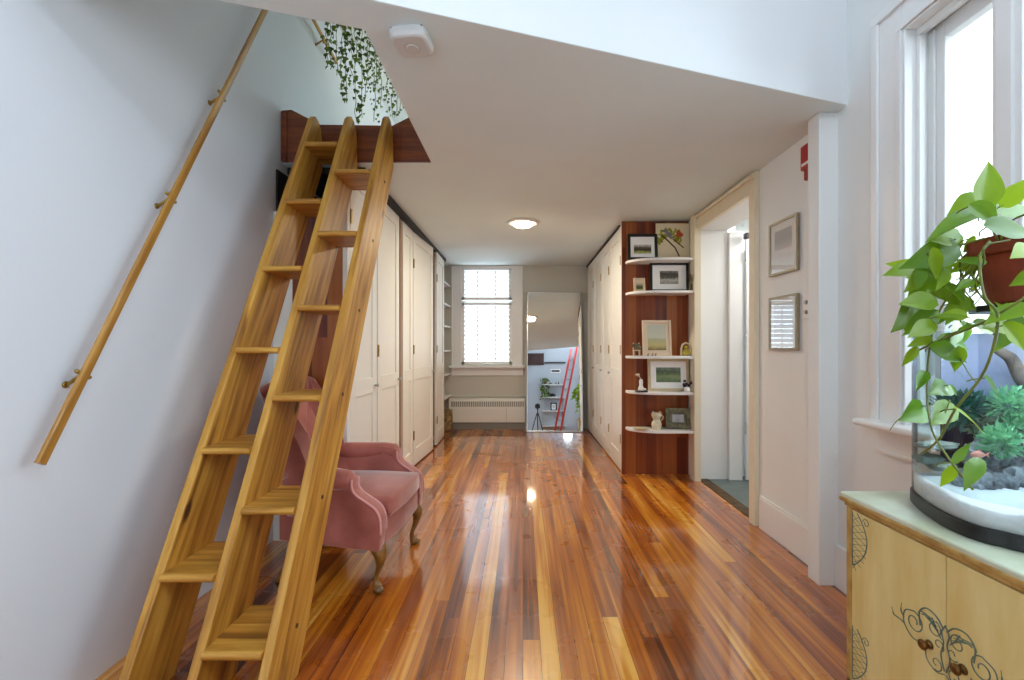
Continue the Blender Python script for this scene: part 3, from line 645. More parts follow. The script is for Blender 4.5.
# ------------------------------------------------------------------ things on the bookcase shelves
def SX(x, Y=4.5): return (x-523)/500*Y
def shelf_mx(x, Y, z, lean=7, turn=0): return Matrix.Translation((SX(x, Y), Y*K, z+.0125)) @ Matrix.Rotation(math.radians(turn), 4, 'Z') @ Matrix.Rotation(math.radians(-lean), 4, 'X')
M['blackframe'] = mat('black_frame', (20, 18, 18), .35, var=.2)
M['creamframe'] = mat('cream_frame', (222, 200, 172), .5, var=.08)
M['paleframe'] = mat('pale_wood_frame', (206, 190, 152), .5, var=.15, scale=20)
M['antique'] = mat('antique_frame', (130, 122, 92), .45, .3, scale=30, rgb2=(74, 68, 48))
car = grad('dark_car_photo', [(0, (190, 190, 180)), (.2, (150, 160, 70)), (.38, (50, 44, 36)), (.7, (90, 84, 70)), (.9, (200, 196, 190))], noisy=.5, scale=5)
picture('photo_frame', 'black frame with a small dark photo in white mat, far left on the top shelf', shelf_mx(642.5, 4.6, SZ[4], 5), .275, .245, .026, 'blackframe', 'mat', car, .16, .085, -.02, .02, group='frames on the curved shelves')
bwp = grad('street_photo', [(0, (120, 118, 110)), (.3, (190, 188, 176)), (.5, (80, 78, 70)), (.8, (50, 48, 44)), (1, (140, 138, 130))], noisy=.6, scale=6)
picture('photo_frame', 'large black frame with wide white mat on the second shelf from the top', shelf_mx(669, 4.6, SZ[3], 3), .355, .27, .022, 'blackframe', 'mat', bwp, .17, .12, -.0, .022, group='frames on the curved shelves')
picture('photo_frame', 'tiny cream frame with green picture on the left of the second shelf', shelf_mx(639.5, 4.55, SZ[3], 10), .105, .125, .016, 'creamframe', 'creamframe', grad('green_figures', [(0, (120, 140, 60)), (.5, (60, 70, 40)), (1, (220, 200, 170))], noisy=.6), .06, .07, -.02, .014, group='frames on the curved shelves')
land = grad('misty_landscape', [(0, (110, 96, 58)), (.2, (190, 178, 120)), (.42, (176, 176, 140)), (.5, (196, 200, 178)), (1, (186, 190, 176))], noisy=.18, scale=4)
picture('photo_frame', 'cream portrait frame with a misty landscape on the middle shelf', shelf_mx(657, 4.55, SZ[2], 6), .262, .325, .022, 'creamframe', 'creamframe', land, .165, .235, .005, .02, group='frames on the curved shelves')
grn = grad('green_garden_photo', [(0, (90, 110, 80)), (.4, (130, 150, 100)), (.7, (70, 86, 66)), (1, (120, 134, 116))], noisy=.6, scale=5)
picture('photo_frame', 'large pale wood frame with green garden photo on the fourth shelf down', shelf_mx(668.5, 4.57, SZ[1], 6), .375, .295, .024, 'paleframe', 'mat', grn, .225, .135, .0, .022, group='frames on the curved shelves')
picture('photo_frame', 'small antique bronze frame with a snowy photo on the lowest shelf', shelf_mx(678, 4.56, SZ[0], 10, -8), .225, .185, .042, 'antique', 'antique', mat('snow_photo', (206, 208, 210), .3, rgb2=(120, 124, 134), scale=9), .10, .07, .0, .035, group='frames on the curved shelves')
# bird painting
mx = shelf_mx(675, 4.63, SZ[4], 0)
mx = Matrix.Translation((1.385, 4.64*K, SZ[4]+.0125))
t = thing('bird_painting', 'cream canvas painting of a grey bird on leafy branches at the top right shelf', 'painting', mx.translation)
put('canvas', bx(-.155, .155, -.018, 0, 0, .345), mat('canvas_cream', (222, 208, 176), .8, var=.05), t, Mx=mx)
bm = B(); R = random.Random(5)
for k in range(34):
    a = R.uniform(-.3, 3.4); r = R.uniform(.05, .11); cx_, cz_ = -.03+r*math.cos(a), .20+r*math.sin(a)*.9; s = R.uniform(.018, .034); an = R.uniform(0, PI)
    lathe(bm, [(s, 0), (s*.9, .0008+k*.00001)], n=8, mx=mx @ Matrix.Translation((cx_, -.0182-.0001*k/34, cz_)) @ Matrix.Rotation(an, 4, 'Y') @ Matrix.Rotation(PI/2, 4, 'X'), sy=.5)
put('painted_leaves', bm, leafmat('painted_leaf', (70, 90, 20), (176, 170, 50), 0), t)
bm = B()
tube(bm, [mx @ Vector(p) for p in ((-.11, -.0185, .24), (-.05, -.0185, .19), (.02, -.0185, .12), (.06, -.0185, .04))], .006, 6); tube(bm, [mx @ Vector(p) for p in ((-.0, -.0185, .20), (.05, -.0185, .16), (.10, -.0185, .12))], .005, 6)
put('painted_branch', bm, mat('branch_brown', (70, 48, 24), .8), t)
bm = B(); lathe(bm, [(.045, 0), (.043, .002)], n=14, mx=mx @ Matrix.Translation((-.03, -.0195, .235)) @ Matrix.Rotation(.9, 4, 'Y') @ Matrix.Rotation(PI/2, 4, 'X'), sy=.45); lathe(bm, [(.018, 0), (.017, .002)], n=12, mx=mx @ Matrix.Translation((-.07, -.0195, .275)) @ Matrix.Rotation(PI/2, 4, 'X'))
put('painted_bird', bm, mat('bird_grey', (150, 144, 158), .8, rgb2=(90, 84, 96), scale=30), t)
bm = B()
for q in ((.055, .26), (.075, .24), (.05, .235)): lathe(bm, [(.02, 0), (.018, .002)], n=10, mx=mx @ Matrix.Translation((q[0], -.0195, q[1])) @ Matrix.Rotation(PI/2, 4, 'X'))
put('painted_berries', bm, mat('berry_red', (190, 80, 44), .8), t)
# ornaments
def sp(x, Y, z): return Vector((SX(x, Y), Y*K, z+.0122))
t = thing('ornament', 'pale tan carved chair-shaped ornament at the left of the middle shelf', 'ornament', sp(636.5, 4.52, SZ[2]), 'ornaments on the curved shelves')
c = sp(636.5, 4.52, SZ[2]); bm = B()
for dx in (-.03, .022): box(bm, c.x+dx, c.x+dx+.008, c.y-.02, c.y-.012, c.z, c.z+.05); box(bm, c.x+dx, c.x+dx+.008, c.y+.012, c.y+.02, c.z, c.z+.12)
box(bm, c.x-.032, c.x+.032, c.y-.022, c.y+.02, c.z+.045, c.z+.055)
put('frame', bm, 'creamframe', t, bevel=.002)
bm = B(); box(bm, c.x-.034, c.x+.034, c.y+.01, c.y+.022, c.z+.075, c.z+.112); box(bm, c.x-.015, c.x+.04, c.y-.02, c.y+.005, c.z+.055, c.z+.09); put('carving', bm, 'antique', t, bevel=.006)
c = sp(686, 4.5, SZ[2]); t = thing('ornament', 'small arched gilt frame with a green-gold figure at the right of the middle shelf', 'ornament', c, 'ornaments on the curved shelves')
bm = B(); tube(bm, [c+Vector(p) for p in ((-.042, 0, 0), (-.042, 0, .07), (-.03, 0, .105), (0, 0, .118), (.03, 0, .105), (.042, 0, .07), (.042, 0, 0))], .009, 8); put('arch', bm, 'paleframe', t, smooth=True)
put('figure', blob(blob(B(), c+Vector((0, .0, .034)), .034, .1, 2, 2, 1, (1, .4, 1)), c+Vector((0, 0, .078)), .018, .1, 2, 2), mat('green_gold', (176, 160, 50), .5), t, smooth=True)
for i, xx in enumerate((648, 652.5, 655.5)):
    c = sp(xx, 4.455, SZ[2]); bm = blob(blob(B(), c+Vector((0, 0, .009)), .009, .1, 2, 1, i), c+Vector((.004, 0, .022)), .006, 0, 1, 1)
    tag(put('miniature_figure', bm, 'antique', smooth=True), ['leftmost', 'middle', 'rightmost'][i]+' tiny dark miniature standing before the misty landscape frame', 'figurine', 'tiny miniatures on the middle shelf')
c = sp(641, 4.5, SZ[1]); t = thing('bird_figurine', 'white long-necked figurine on a dark base, left of the fourth shelf', 'figurine', c)
put('base', prism(B(), [(c.x-.05, c.y-.03), (c.x+.055, c.y-.03), (c.x+.055, c.y+.03), (c.x-.05, c.y+.03)], 'z', c.z, c.z+.012), 'blackframe', t, bevel=.003)
bm = B(); lathe(bm, [(.03, .012), (.026, .03), (.016, .06), (.018, .09), (.014, .11), (.004, .115)], tuple(c), 14); blob(bm, c+Vector((.025, 0, .022)), .018, .1, 2, 2, 0, (1.3, .7, .6))
put('body', bm, 'white', t, smooth=True)
bm = B(); blob(bm, c+Vector((-.032, 0, .152)), .016, .1, 2, 2, 1, (1.3, .7, .8)); tube(bm, [c+Vector((-.028, 0, .148)), c+Vector((-.01, 0, .13)), c+Vector((0, 0, .11))], .004, 6); put('head', bm, 'creamframe', t, smooth=True)
c = sp(687, 4.46, SZ[1]); t = thing('potted_trinket', 'small grey cup holding dark purple buds, right end of the fourth shelf', 'ornament', c, 'ornaments on the curved shelves')
put('cup', lathe(B(), [(.02, 0), (.026, .02), (.022, .045)], tuple(c), 14), 'mat', t, smooth=True)
bm = B(); R = random.Random(8)
for k in range(9): blob(bm, c+Vector((R.uniform(-.03, .03), R.uniform(-.015, .015), R.uniform(.05, .10))), .014, .2, 2, 1, k)
put('buds', bm, mat('purple_buds', (62, 50, 70), .8, rgb2=(30, 28, 30)), t, smooth=True)
c = sp(656.5, 4.5, SZ[0]); t = thing('owl_jug', 'cream ceramic waisted jug with handle on the lowest shelf', 'jug', c)
put('body', lathe(B(), [(.034, 0), (.038, .01), (.046, .045), (.042, .068), (.028, .088), (.034, .105), (.046, .125), (.048, .150), (.040, .155), (.034, .148)], tuple(c), 20, sy=.8), mat('cream_ceramic', (224, 214, 186), .35, var=.25, scale=40), t, smooth=True)
bm = B(); tube(bm, spline([c+Vector((.04, 0, .135)), c+Vector((.06, 0, .115)), c+Vector((.045, 0, .085)), c+Vector((.03, 0, .088))], 5), .005, 8); put('handle', bm, 'creamframe', t, smooth=True)
for s in (-1, 1): put('ear', blob(B(), c+Vector((s*.03, 0, .158)), .011, .1, 2, 1), 'creamframe', t, smooth=True)
c = sp(641, 4.48, SZ[0]); bm = lathe(B(), [(.03, 0), (.045, .006), (.066, .016), (.070, .020), (.060, .018), (.02, .012)], tuple(c), 24, sy=.8)
tag(put('dish', bm, mat('glazed_dish', (206, 200, 160), .3, var=.15), smooth=True), 'shallow pale glazed dish at the left of the lowest shelf', 'dish')
c = sp(691, 4.47, SZ[3]); bm = lathe(B(), [(.012, 0), (.014, .03), (.009, .07), (.015, .09), (.008, .135), (.002, .15)], tuple(c), 12)
tag(put('figurine', bm, 'antique', smooth=True), 'thin grey-green figurine at the right end of the second shelf', 'figurine')

# ------------------------------------------------------------------ armchair
ac = thing('armchair', 'pink velvet armchair with tufted back and carved cabriole legs behind the ladder', 'armchair', (-.93, 2.54, 0), rz=math.radians(-5))
am = world(ac)
def aput(name, bm, m, par=None, **k): return put(name, bm, m, par or ac, Mx=am, **k)
bm = B(); prism(bm, [(.275, -.27), (.285, 0), (.275, .27), (.02, .26), (-.2, .215), (-.27, .205), (-.27, -.205), (-.2, -.215), (.02, -.26)], 'z', .215, .36); aput('seat_frame', bm, 'velvet', bevel=.02, seg=3)
bm = B(); n = 10
box(bm, -.20, .295, -.235, .235, .35, .445)
bmesh.ops.subdivide_edges(bm, edges=bm.edges[:], cuts=3, use_grid_fill=True)
for v in bm.verts:
    fx, fy_ = (v.co.x-.05)/.25, v.co.y/.235
    if v.co.z > .42: v.co.z += .022*(1-fx*fx*.6)*(1-fy_*fy_*.6)
    if v.co.x > .28: v.co.x += .015*(1-fy_*fy_)
aput('seat_cushion', bm, 'velvet', bevel=.018, seg=3, smooth=True)
ap = [(-.28, .22), (.275, .22), (.285, .30), (.283, .37), (.262, .42), (.215, .455), (.168, .485), (.145, .515), (.142, .56), (.12, .585), (.04, .592), (-.28, .60)]
for s in (-1, 1):
    bm = B(); y0, y1 = (-.335, -.265) if s < 0 else (.265, .335)
    sp_ = [Vector((p[0], 0, p[1])) for p in ap]
    pts = [(p.x, p.z) for p in [sp_[0], sp_[1]]]+[(q.x, q.z) for q in spline(sp_[2:10], 4)]+[(p.x, p.z) for p in sp_[10:]]
    prism(bm, pts, 'y', y0, y1)
    for v in bm.verts:                       # back of the chair is narrower than the front
        v.co.y *= 1-.26*min(1, max(0, (.05-v.co.x)/.25))
    a = aput('arm', bm, 'velvet', bevel=.016, seg=3, smooth=True)
    bm = B(); yy = s*.305
    tube(bm, [(-.27, yy*.76, .565), (-.12, yy*.84, .562), (.05, yy, .555), (.118, yy, .55), (.134, yy, .548)], [.050, .052, .052, .048, .03], 16)
    aput('arm_roll', bm, 'velvet', a, smooth=True)
    bm = B(); pp = [(q.x, y0*1.0 if s < 0 else y1, q.z) for q in spline([Vector((p[0], 0, p[1])) for p in ap[2:9]], 4)]
    tube(bm, pp, .006, 6); tube(bm, [(p[0], (y1 if s < 0 else y0), p[2]) for p in pp], .006, 6); aput('piping', bm, mat('pink_piping', (214, 150, 146), .7) if s < 0 else bpy.data.materials['pink_piping'], a, smooth=True)
# back shell
nu, nv = 48, 44; bm = B(); gr = []
for j in range(nv+1):
    t_ = j/nv; row = []
    for i in range(nu+1):
        v_ = i/nu*2-1
        top = 1.03-.06*abs(v_)**3
        z = .36+(top-.36)*t_
        wing = max(0, (abs(v_)-.62)/.38); wing = wing*wing*(3-2*wing)*(.17*(1-.85*t_**4)+.03*math.sin(t_*PI))*(.45 if v_ > 0 else 1)
        x = -.19-.15*t_+wing
        y = .285*math.sin(v_*1.35)/math.sin(1.35)*(1-.06*t_)*(.78 if v_ > 0 else .97)
        if abs(v_) < .64 and t_ > .1:
            a = v_/.26; b = (t_-.1)*4.4; f1 = abs(math.sin(PI*(a+b)/2)); f2 = abs(math.sin(PI*(a-b)/2))
            fade = min(1, (.64-abs(v_))/.12)*min(1, (1-t_)/.1)
            x += .020*fade*(min(f1, f2)**.5-.5)
        row.append(bm.verts.new((x, y, z)))
    gr.append(row)
for j in range(nv):
    for i in range(nu): bm.faces.new((gr[j][i], gr[j][i+1], gr[j+1][i+1], gr[j+1][i]))
bk = aput('backrest', bm, 'velvet', smooth=True)
so = bk.modifiers.new('s', 'SOLIDIFY'); so.thickness = .06; so.offset = 1 if True else -1
edge = [(g.co if False else g) for g in []]
for jb in range(1, 5):
    for ib in range(-2, 3):
        if (ib+jb) % 2: continue
        v_ = ib*.26; t_ = .1+jb/4.4
        if abs(v_) > .6 or t_ > .97: continue
        aput('tufting_button', blob(B(), (-.19-.15*t_-.002, .285*math.sin(v_*1.35)/math.sin(1.35)*(1-.06*t_)*.84, .36+.62*t_), .011, 0, 1, 2), 'velvet', bk, smooth=True)
for (lx, ly, dx, dy) in ((.235, -.265, .03, -.02), (.235, .265, .03, .02)):
    bm = B(); pts = spline([(lx, ly, .235), (lx+dx*.9, ly+dy*.9, .19), (lx+dx*.7, ly+dy*.6, .13), (lx+dx*.05, ly+dy*.1, .07), (lx+dx*.2, ly+dy*.3, .028), (lx+dx*.8, ly+dy*.9, .010)], 5)
    rr = [.034, .036, .038, .038, .036, .033, .030, .027, .024, .021, .018, .016, .014, .013, .0125, .0125, .013, .014, .016, .018, .022, .024, .025, .024, .018, .010]
    rr = rr[:len(pts)]+[.012]*(len(pts)-len(rr)); tube(bm, pts, rr, 14); blob(bm, (lx+dx*.7, ly+dy*.8, .017), .022, .15, 2, 2, 1, (1.2, 1, .7))
    aput('front_leg', bm, 'legwood', smooth=True)
for s in (-1, 1):
    bm = B(); tube(bm, spline([(-.23, s*.2, .24), (-.235, s*.2, .15), (-.27, s*.21, .06), (-.30, s*.215, .0)], 5), .02, 10); aput('rear_leg', bm, 'legwood', smooth=True)

# ------------------------------------------------------------------ painted cabinet
CX, CZ, CY1, CY0 = 1.05, .72, 1.66*K, .72
cb = thing('painted_cabinet', 'antique cream cabinet with green painted scrollwork under the aquarium', 'cabinet', (1.28, 1.1, 0))
bm = B(); box(bm, CX+.022, 1.53, CY0+.02, CY1-.015, .09, CZ-.035); put('body', bm, 'cream', cb, bevel=.003)
bm = B(); box(bm, CX, 1.545, CY0, CY1, CZ-.022, CZ)
put('top', bm, 'ctop', cb, bevel=.007, seg=3)
bm = B(); box(bm, CX-.002, 1.545, CY0-.002, CY1+.002, CZ-.030, CZ-.012); box(bm, CX+.010, 1.54, CY0+.01, CY1-.006, CZ-.045, CZ-.030)
put('top_moulding', bm, 'gild', cb, bevel=.006, seg=3)
bm = B(); box(bm, CX+.014, CX+.03, CY1-.04, CY1-.012, .0, CZ-.045); box(bm, CX+.014, CX+.03, CY0+.015, CY0+.05, .0, CZ-.045); box(bm, CX+.014, CX+.03, CY0, CY1-.012, .06, .12)
put('corner_post', bm, 'gild', cb, bevel=.004)
for (xx, yy) in ((CX+.05, CY1-.05), (1.49, CY1-.05), (CX+.05, CY0+.06), (1.49, CY0+.06)): put('foot', lathe(B(), [(.018, 0), (.022, .03), (.03, .09)], (xx, yy, 0), 12), 'gild', cb, smooth=True)
SY = 1.256*K; DXF = CX+.012
scr = []
def spiral(cy, cz, r0, r1, a0, a1, n=26): return [(DXF-.0008, cy+(r0+(r1-r0)*k/n)*math.cos(a0+(a1-a0)*k/n), cz+(r0+(r1-r0)*k/n)*math.sin(a0+(a1-a0)*k/n)) for k in range(n+1)]
doors = []
for s, (ya, yb) in ((1, (SY+.0015, CY1-.042)), (-1, (CY0+.052, SY-.0015))):
    bm = B(); box(bm, DXF, CX+.024, ya, yb, .122, CZ-.048)
    d = put('cabinet_door', bm, 'cream', cb, bevel=.002)
    bm = B(); r = .0022
    def T(pts, rad=r):
        k_ = .62; sc_ = .86
        if bm is None: return
        pts = [(p[0], p[1], p[2]) if abs(p[1]-SY) > .16 else (p[0], SY+(p[1]-SY)*sc_, .42+(p[2]-.42)*sc_+.004) for p in pts]
        tube(bm, pts, [q*k_ for q in rad] if isinstance(rad, (list, tuple)) else rad*k_, 5)
    T(spiral(SY+s*.108, .452, .034, .010, PI*.5 if s > 0 else PI*.5, PI*.5+s*PI*2.6), .0026)          # outer volute
    T(spline([(DXF-.0008, SY+s*.108, .486), (DXF-.0008, SY+s*.142, .47), (DXF-.0008, SY+s*.146, .43), (DXF-.0008, SY+s*.115, .40), (DXF-.0008, SY+s*.075, .405)], 6), .0026)
    T(spline([(DXF-.0008, SY+s*.005, .49), (DXF-.0008, SY+s*.03, .515), (DXF-.0008, SY+s*.065, .52), (DXF-.0008, SY+s*.088, .495), (DXF-.0008, SY+s*.085, .455)], 6), .0032)
    T(spiral(SY+s*.038, .475, .026, .008, PI*.6, PI*.6+s*PI*2.2))
    T(spiral(SY+s*.022, .435, .018, .006, PI*1.2, PI*1.2-s*PI*1.8))
    for k in range(5):
        T(spline([(DXF-.0008, SY+s*(.012+.004*k), .455+.010*k), (DXF-.0008, SY+s*(.03+.012*k), .478+.006*k), (DXF-.0008, SY+s*(.045+.012*k), .505-.004*k)], 4), [.0008]+[.0024]*4+[.0030]*3+[.0008])
    T(spline([(DXF-.0008, SY+s*.0, .505), (DXF-.0008, SY+s*.012, .48), (DXF-.0008, SY+s*.006, .45), (DXF-.0008, SY+s*.014, .41), (DXF-.0008, SY+s*.003, .37)], 6), .0030)
    T(spline([(DXF-.0008, SY+s*.146, .445), (DXF-.0008, SY+s*.158, .46), (DXF-.0008, SY+s*.156, .485)], 4), [.003]*6+[.0012]*3)
    T(spline([(DXF-.0008, SY+s*.143, .425), (DXF-.0008, SY+s*.160, .432), (DXF-.0008, SY+s*.168, .45)], 4), [.003]*6+[.0012]*3)
    T(spiral(SY+s*.03, .375, .022, .006, -PI*.4, -PI*.4-s*PI*2.1))
    T(spline([(DXF-.0008, SY+s*.002, .36), (DXF-.0008, SY+s*.03, .35), (DXF-.0008, SY+s*.06, .365), (DXF-.0008, SY+s*.068, .395)], 5))
    # lattice lenses in the outer corners
    ye = yb-.004 if s > 0 else ya+.004
    for (z0, z1, sg) in ((CZ-.052, CZ-.225, 1), (.30, .13, 1)):
        W_ = .062; arc = []
        for k in range(13):
            f = k/12; arc.append((DXF-.0008, ye-s*W_*math.sin(PI*(.08+f*.92))**.8, z0+(z1-z0)*f))
        T(arc, .0028); T([(DXF-.0008, ye, z0), (DXF-.0008, ye, z1)], .0026)
        for k in range(9):
            zc = z0+(z1-z0)*(k+.5)/9; f = (k+.5)/9; wl = W_*math.sin(PI*(.08+f*.92))**.8
            T([(DXF-.0006, ye, zc), (DXF-.0006, ye-s*wl, zc-.022)], .0012); T([(DXF-.0006, ye, zc-.02), (DXF-.0006, ye-s*wl, zc+.002)], .0012)
        T(spiral(ye-s*.058, z0-.018, .014, .005, 0, s*PI*2.2), .0018)
    put('painted_scroll', bm, 'scroll', d)
    ky = SY+s*.046
    bm = B(); mk = Matrix.Translation((DXF, ky, .42)) @ Matrix.Rotation(-PI/2, 4, 'Y')
    lathe(bm, [(.012, 0), (.011, .004), (.007, .007), (.009, .012), (.013, .017), (.013, .021), (.008, .025), (.002, .026)], n=16, mx=mk)
    put('knob', bm, mat('bronze_knob', (120, 84, 40), .35, .8, var=.4, scale=60) if s > 0 else bpy.data.materials['bronze_knob'], d, smooth=True)

# ------------------------------------------------------------------ aquarium
outl = [(1.30, 1.60), (1.22, 1.569), (1.159, 1.458), (1.121, 1.341), (1.1126, 1.268), (1.121, 1.221), (1.142, 1.19), (1.165, 1.155), (1.23, 1.08), (1.34, 1.02), (1.46, 1.0)]
ol = [(p.x, p.y*K) for p in spline([Vector((a, b, 0)) for a, b in outl], 6)]+[(1.465, 1.61*K), (1.38, 1.615*K)]
cen = Vector((1.32, 1.30*K))
def inset(d): return [((p[0]-cen.x)*(1-d/.25)+cen.x, (p[1]-cen.y)*(1-d/.25)+cen.y) for p in ol]
aq = thing('aquarium', 'bow-fronted glass aquarium with black base rim on the cream cabinet', 'aquarium', (cen.x, cen.y, CZ))
put('base_rim', prism(B(), inset(-.004), 'z', CZ+.0005, CZ+.038), 'black', aq, bevel=.003)
TZ = 1.285
bm = B(); a0 = [bm.verts.new((p[0], p[1], CZ+.038)) for p in ol]; a1 = [bm.verts.new((p[0], p[1], TZ)) for p in ol]
for i in range(len(ol)): j = (i+1) % len(ol); bm.faces.new((a0[i], a0[j], a1[j], a1[i]))
put('glass', bm, 'tank', aq, smooth=True)
bm = B(); q = inset(.006); a0 = [bm.verts.new((p[0], p[1], TZ-.002)) for p in ol]; a1 = [bm.verts.new((p[0], p[1], TZ-.002)) for p in q]
for i in range(len(ol)): j = (i+1) % len(ol); bm.faces.new((a0[i], a0[j], a1[j], a1[i]))
put('glass_rim', bm, 'steel', aq)
put('hood', prism(B(), [(1.21, 1.36*K), (1.46, 1.36*K), (1.46, 1.01*K), (1.34, 1.04*K), (1.24, 1.09*K), (1.165, 1.17*K), (1.16, 1.28*K)], 'z', TZ, TZ+.018), 'black', aq, bevel=.003)
M['film'] = grad('backdrop_film', [(0, (128, 124, 134)), (.12, (72, 64, 86)), (.40, (88, 88, 116)), (.50, (110, 146, 162)), (.60, (176, 182, 216)), (1, (204, 208, 234))], noisy=.14, scale=7)
bm = B(); fl = [(1.335, 1.600*K), (1.38, 1.607*K), (1.4575, 1.600*K), (1.4575, 1.03*K)]
prism(bm, fl+[(1.4535, 1.03*K), (1.4535, 1.596*K), (1.38, 1.603*K), (1.335, 1.596*K)], 'z', CZ+.09, 1.24); put('backdrop_film', bm, 'film', aq)
bm = prism(B(), inset(.006), 'z', CZ+.10, TZ-.045); o = put('aquarium_water', bm, 'water')
tag(o, 'clear blue-tinted water filling the aquarium', 'water'); o['kind'] = 'stuff'
# sand with a gently uneven top
bm = B(); rings = []
for k, f in enumerate((.006, .03, .07, .12, .18, .235)):
    rings.append([bm.verts.new((p[0], p[1], CZ+.085+.02*noise.noise(Vector((p[0]*9, p[1]*9, 0)))+.012*k/5)) for p in inset(f)])
bot = [bm.verts.new((p[0], p[1], CZ+.0385)) for p in inset(.006)]
for a, b in zip([bot]+rings, rings):
    for i in range(len(a)): j = (i+1) % len(a); bm.faces.new((a[i], a[j], b[j], b[i]))
bm.faces.new(rings[-1]); bm.faces.new(bot)
o = put('aquarium_sand', bm, 'sand', smooth=True); tag(o, 'white sand covering the bottom of the aquarium', 'sand'); o['kind'] = 'stuff'
SZT = CZ+.085
rk = [(968, 488, 1.40, .034, 'low pale grey rock at the left foot of the aquarium rock pile'), (985, 490, 1.37, .042, 'broad grey rock low in the middle of the aquarium pile'), (1003, 493, 1.36, .038, 'grey rock at the right foot of the aquarium pile'), (1018, 488, 1.38, .045, 'dark rock at the far right edge of the aquarium pile'), (979, 462, 1.44, .040, 'upright grey-green rock above the left foot of the pile'), (1000, 462, 1.46, .050, 'large dark rock in the centre of the aquarium pile'), (1018, 450, 1.48, .052, 'large pitted rock at the right of the aquarium pile'), (1008, 425, 1.52, .045, 'topmost rock of the aquarium pile')]
for i, (x, y, Y, r, lb) in enumerate(rk):
    c = P(x, y-4, Y); c.x = min(c.x, 1.40)
    tag(put('aquarium_rock', blob(B(), c, r, .28, 3.2, 3, i+1, (1, .9, 1.05)), 'rock', smooth=False), lb, 'rock', 'rocks piled in the aquarium')
def bushy(name, label, c, r, n, m, seed, L=.03, sc=(1, 1, 1)):
    R = random.Random(seed); bm = B()
    for k in range(n):
        d = Vector((R.gauss(0, 1), R.gauss(0, 1), R.gauss(.2, 1))).normalized(); b0 = Vector(c)+Vector((d.x*sc[0], d.y*sc[1], d.z*sc[2]))*r*R.uniform(.2, 1)
        e = b0+(d+Vector((R.uniform(-.6, .6), R.uniform(-.6, .6), R.uniform(0, .6)))).normalized()*L*R.uniform(.5, 1.2); s = (e-b0).cross(Vector((R.random(), R.random(), R.random()))).normalized()*L*.16
        mid = b0.lerp(e, .55); vs = [bm.verts.new(v) for v in (b0, mid+s, e, mid-s)]; bm.faces.new(vs)
    o = put(name, bm, m); return tag(o, label, 'aquatic plant', 'plants in the aquarium')
bushy('aquatic_plant', 'bright green bushy water plant on the front of the aquarium rocks', P(1001, 442, 1.36), .035, 420, 'aqua', 1, .026)
bushy('aquatic_plant', 'teal bushy water plant high at the right of the aquarium', P(1012, 405, 1.42), .045, 420, 'aqua', 2, .026)
bushy('aquatic_plant', 'dark teal feathery water plant left of the aquarium rocks', P(962, 408, 1.50), .055, 460, 'aquadark', 3, .032, (1.3, .8, .8))
bushy('aquatic_plant', 'pale feathery plant between the aquarium rocks and driftwood', P(985, 425, 1.48), .04, 300, mat('pale_moss', (170, 180, 160), .8, rgb2=(120, 140, 120), scale=20), 4, .024)
bushy('aquatic_plant', 'small teal plant at the right edge of the aquarium top', P(1022, 430, 1.40), .04, 300, 'aqua', 6, .024)
bm = B(); tube(bm, spline([P(995, 348, 1.45), P(1010, 358, 1.44), P(1022, 378, 1.43), P(1034, 400, 1.42), P(1040, 430, 1.42)], 6), [.012+.012*k/24 for k in range(25)], 10)
for v in bm.verts: v.co += Vector((1, 1, 1))*.004*noise.noise(v.co*40)
tag(put('driftwood', bm, 'driftwood', smooth=True), 'dark arched driftwood branch inside the aquarium', 'driftwood')
# stone ledge at the left
c = P(925, 441, 1.50); bm = B(); blob(bm, c+Vector((.035, .0, -.012)), .042, .2, 2.5, 3, 5, (1.4, .9, .28)); blob(bm, c+Vector((.02, .01, -.055)), .032, .2, 2.5, 3, 6, (1.3, .9, .5)); blob(bm, c+Vector((.05, .0, -.075)), .034, .2, 2.5, 3, 7, (1.2, .8, .4))
tag(put('stacked_stone', bm, mat('pale_stone', (176, 186, 180), .8, rgb2=(100, 116, 110), scale=20), smooth=True), 'pale layered stone against the left end of the aquarium', 'stone')
# fish
def fish(c, L, label):
    t = thing('aquarium_fish', label, 'fish', c); bm = B(); n = 12; rings = []
    for i in range(11):
        f = i/10; r = max(.0008, .19*L*math.sin(PI*f**.8)**.8)
        rings.append([bm.verts.new((c.x+(f-.5)*L*.8, c.y+r*.45*math.cos(2*PI*k/n), c.z+r*math.sin(2*PI*k/n))) for k in range(n)])
    for a, b in zip(rings, rings[1:]):
        for k in range(n): bm.faces.new((a[k], a[(k+1) % n], b[(k+1) % n], b[k]))
    bm.faces.new(rings[0]); bm.faces.new(rings[-1]); put('body', bm, 'fish', t, smooth=True)
    bm = prism(B(), [(c.x+.36*L, c.z), (c.x+.55*L, c.z+.14*L), (c.x+.51*L, c.z), (c.x+.55*L, c.z-.14*L)], 'y', c.y-.0008, c.y+.0008); put('tail_fin', bm, 'fish', t)
    bm = prism(B(), [(c.x-.12*L, c.z+.15*L), (c.x+.05*L, c.z+.27*L), (c.x+.18*L, c.z+.13*L)], 'y', c.y-.0006, c.y+.0006); put('dorsal_fin', bm, 'fish', t)
    put('eye', blob(blob(B(), (c.x-.32*L, c.y-.035*L, c.z+.03*L), .022*L, 0, 1, 1), (c.x-.32*L, c.y+.035*L, c.z+.03*L), .022*L, 0, 1, 1), 'black', t)
fish(P(978, 455, 1.32), .055, 'small pink-orange fish swimming low in the aquarium')

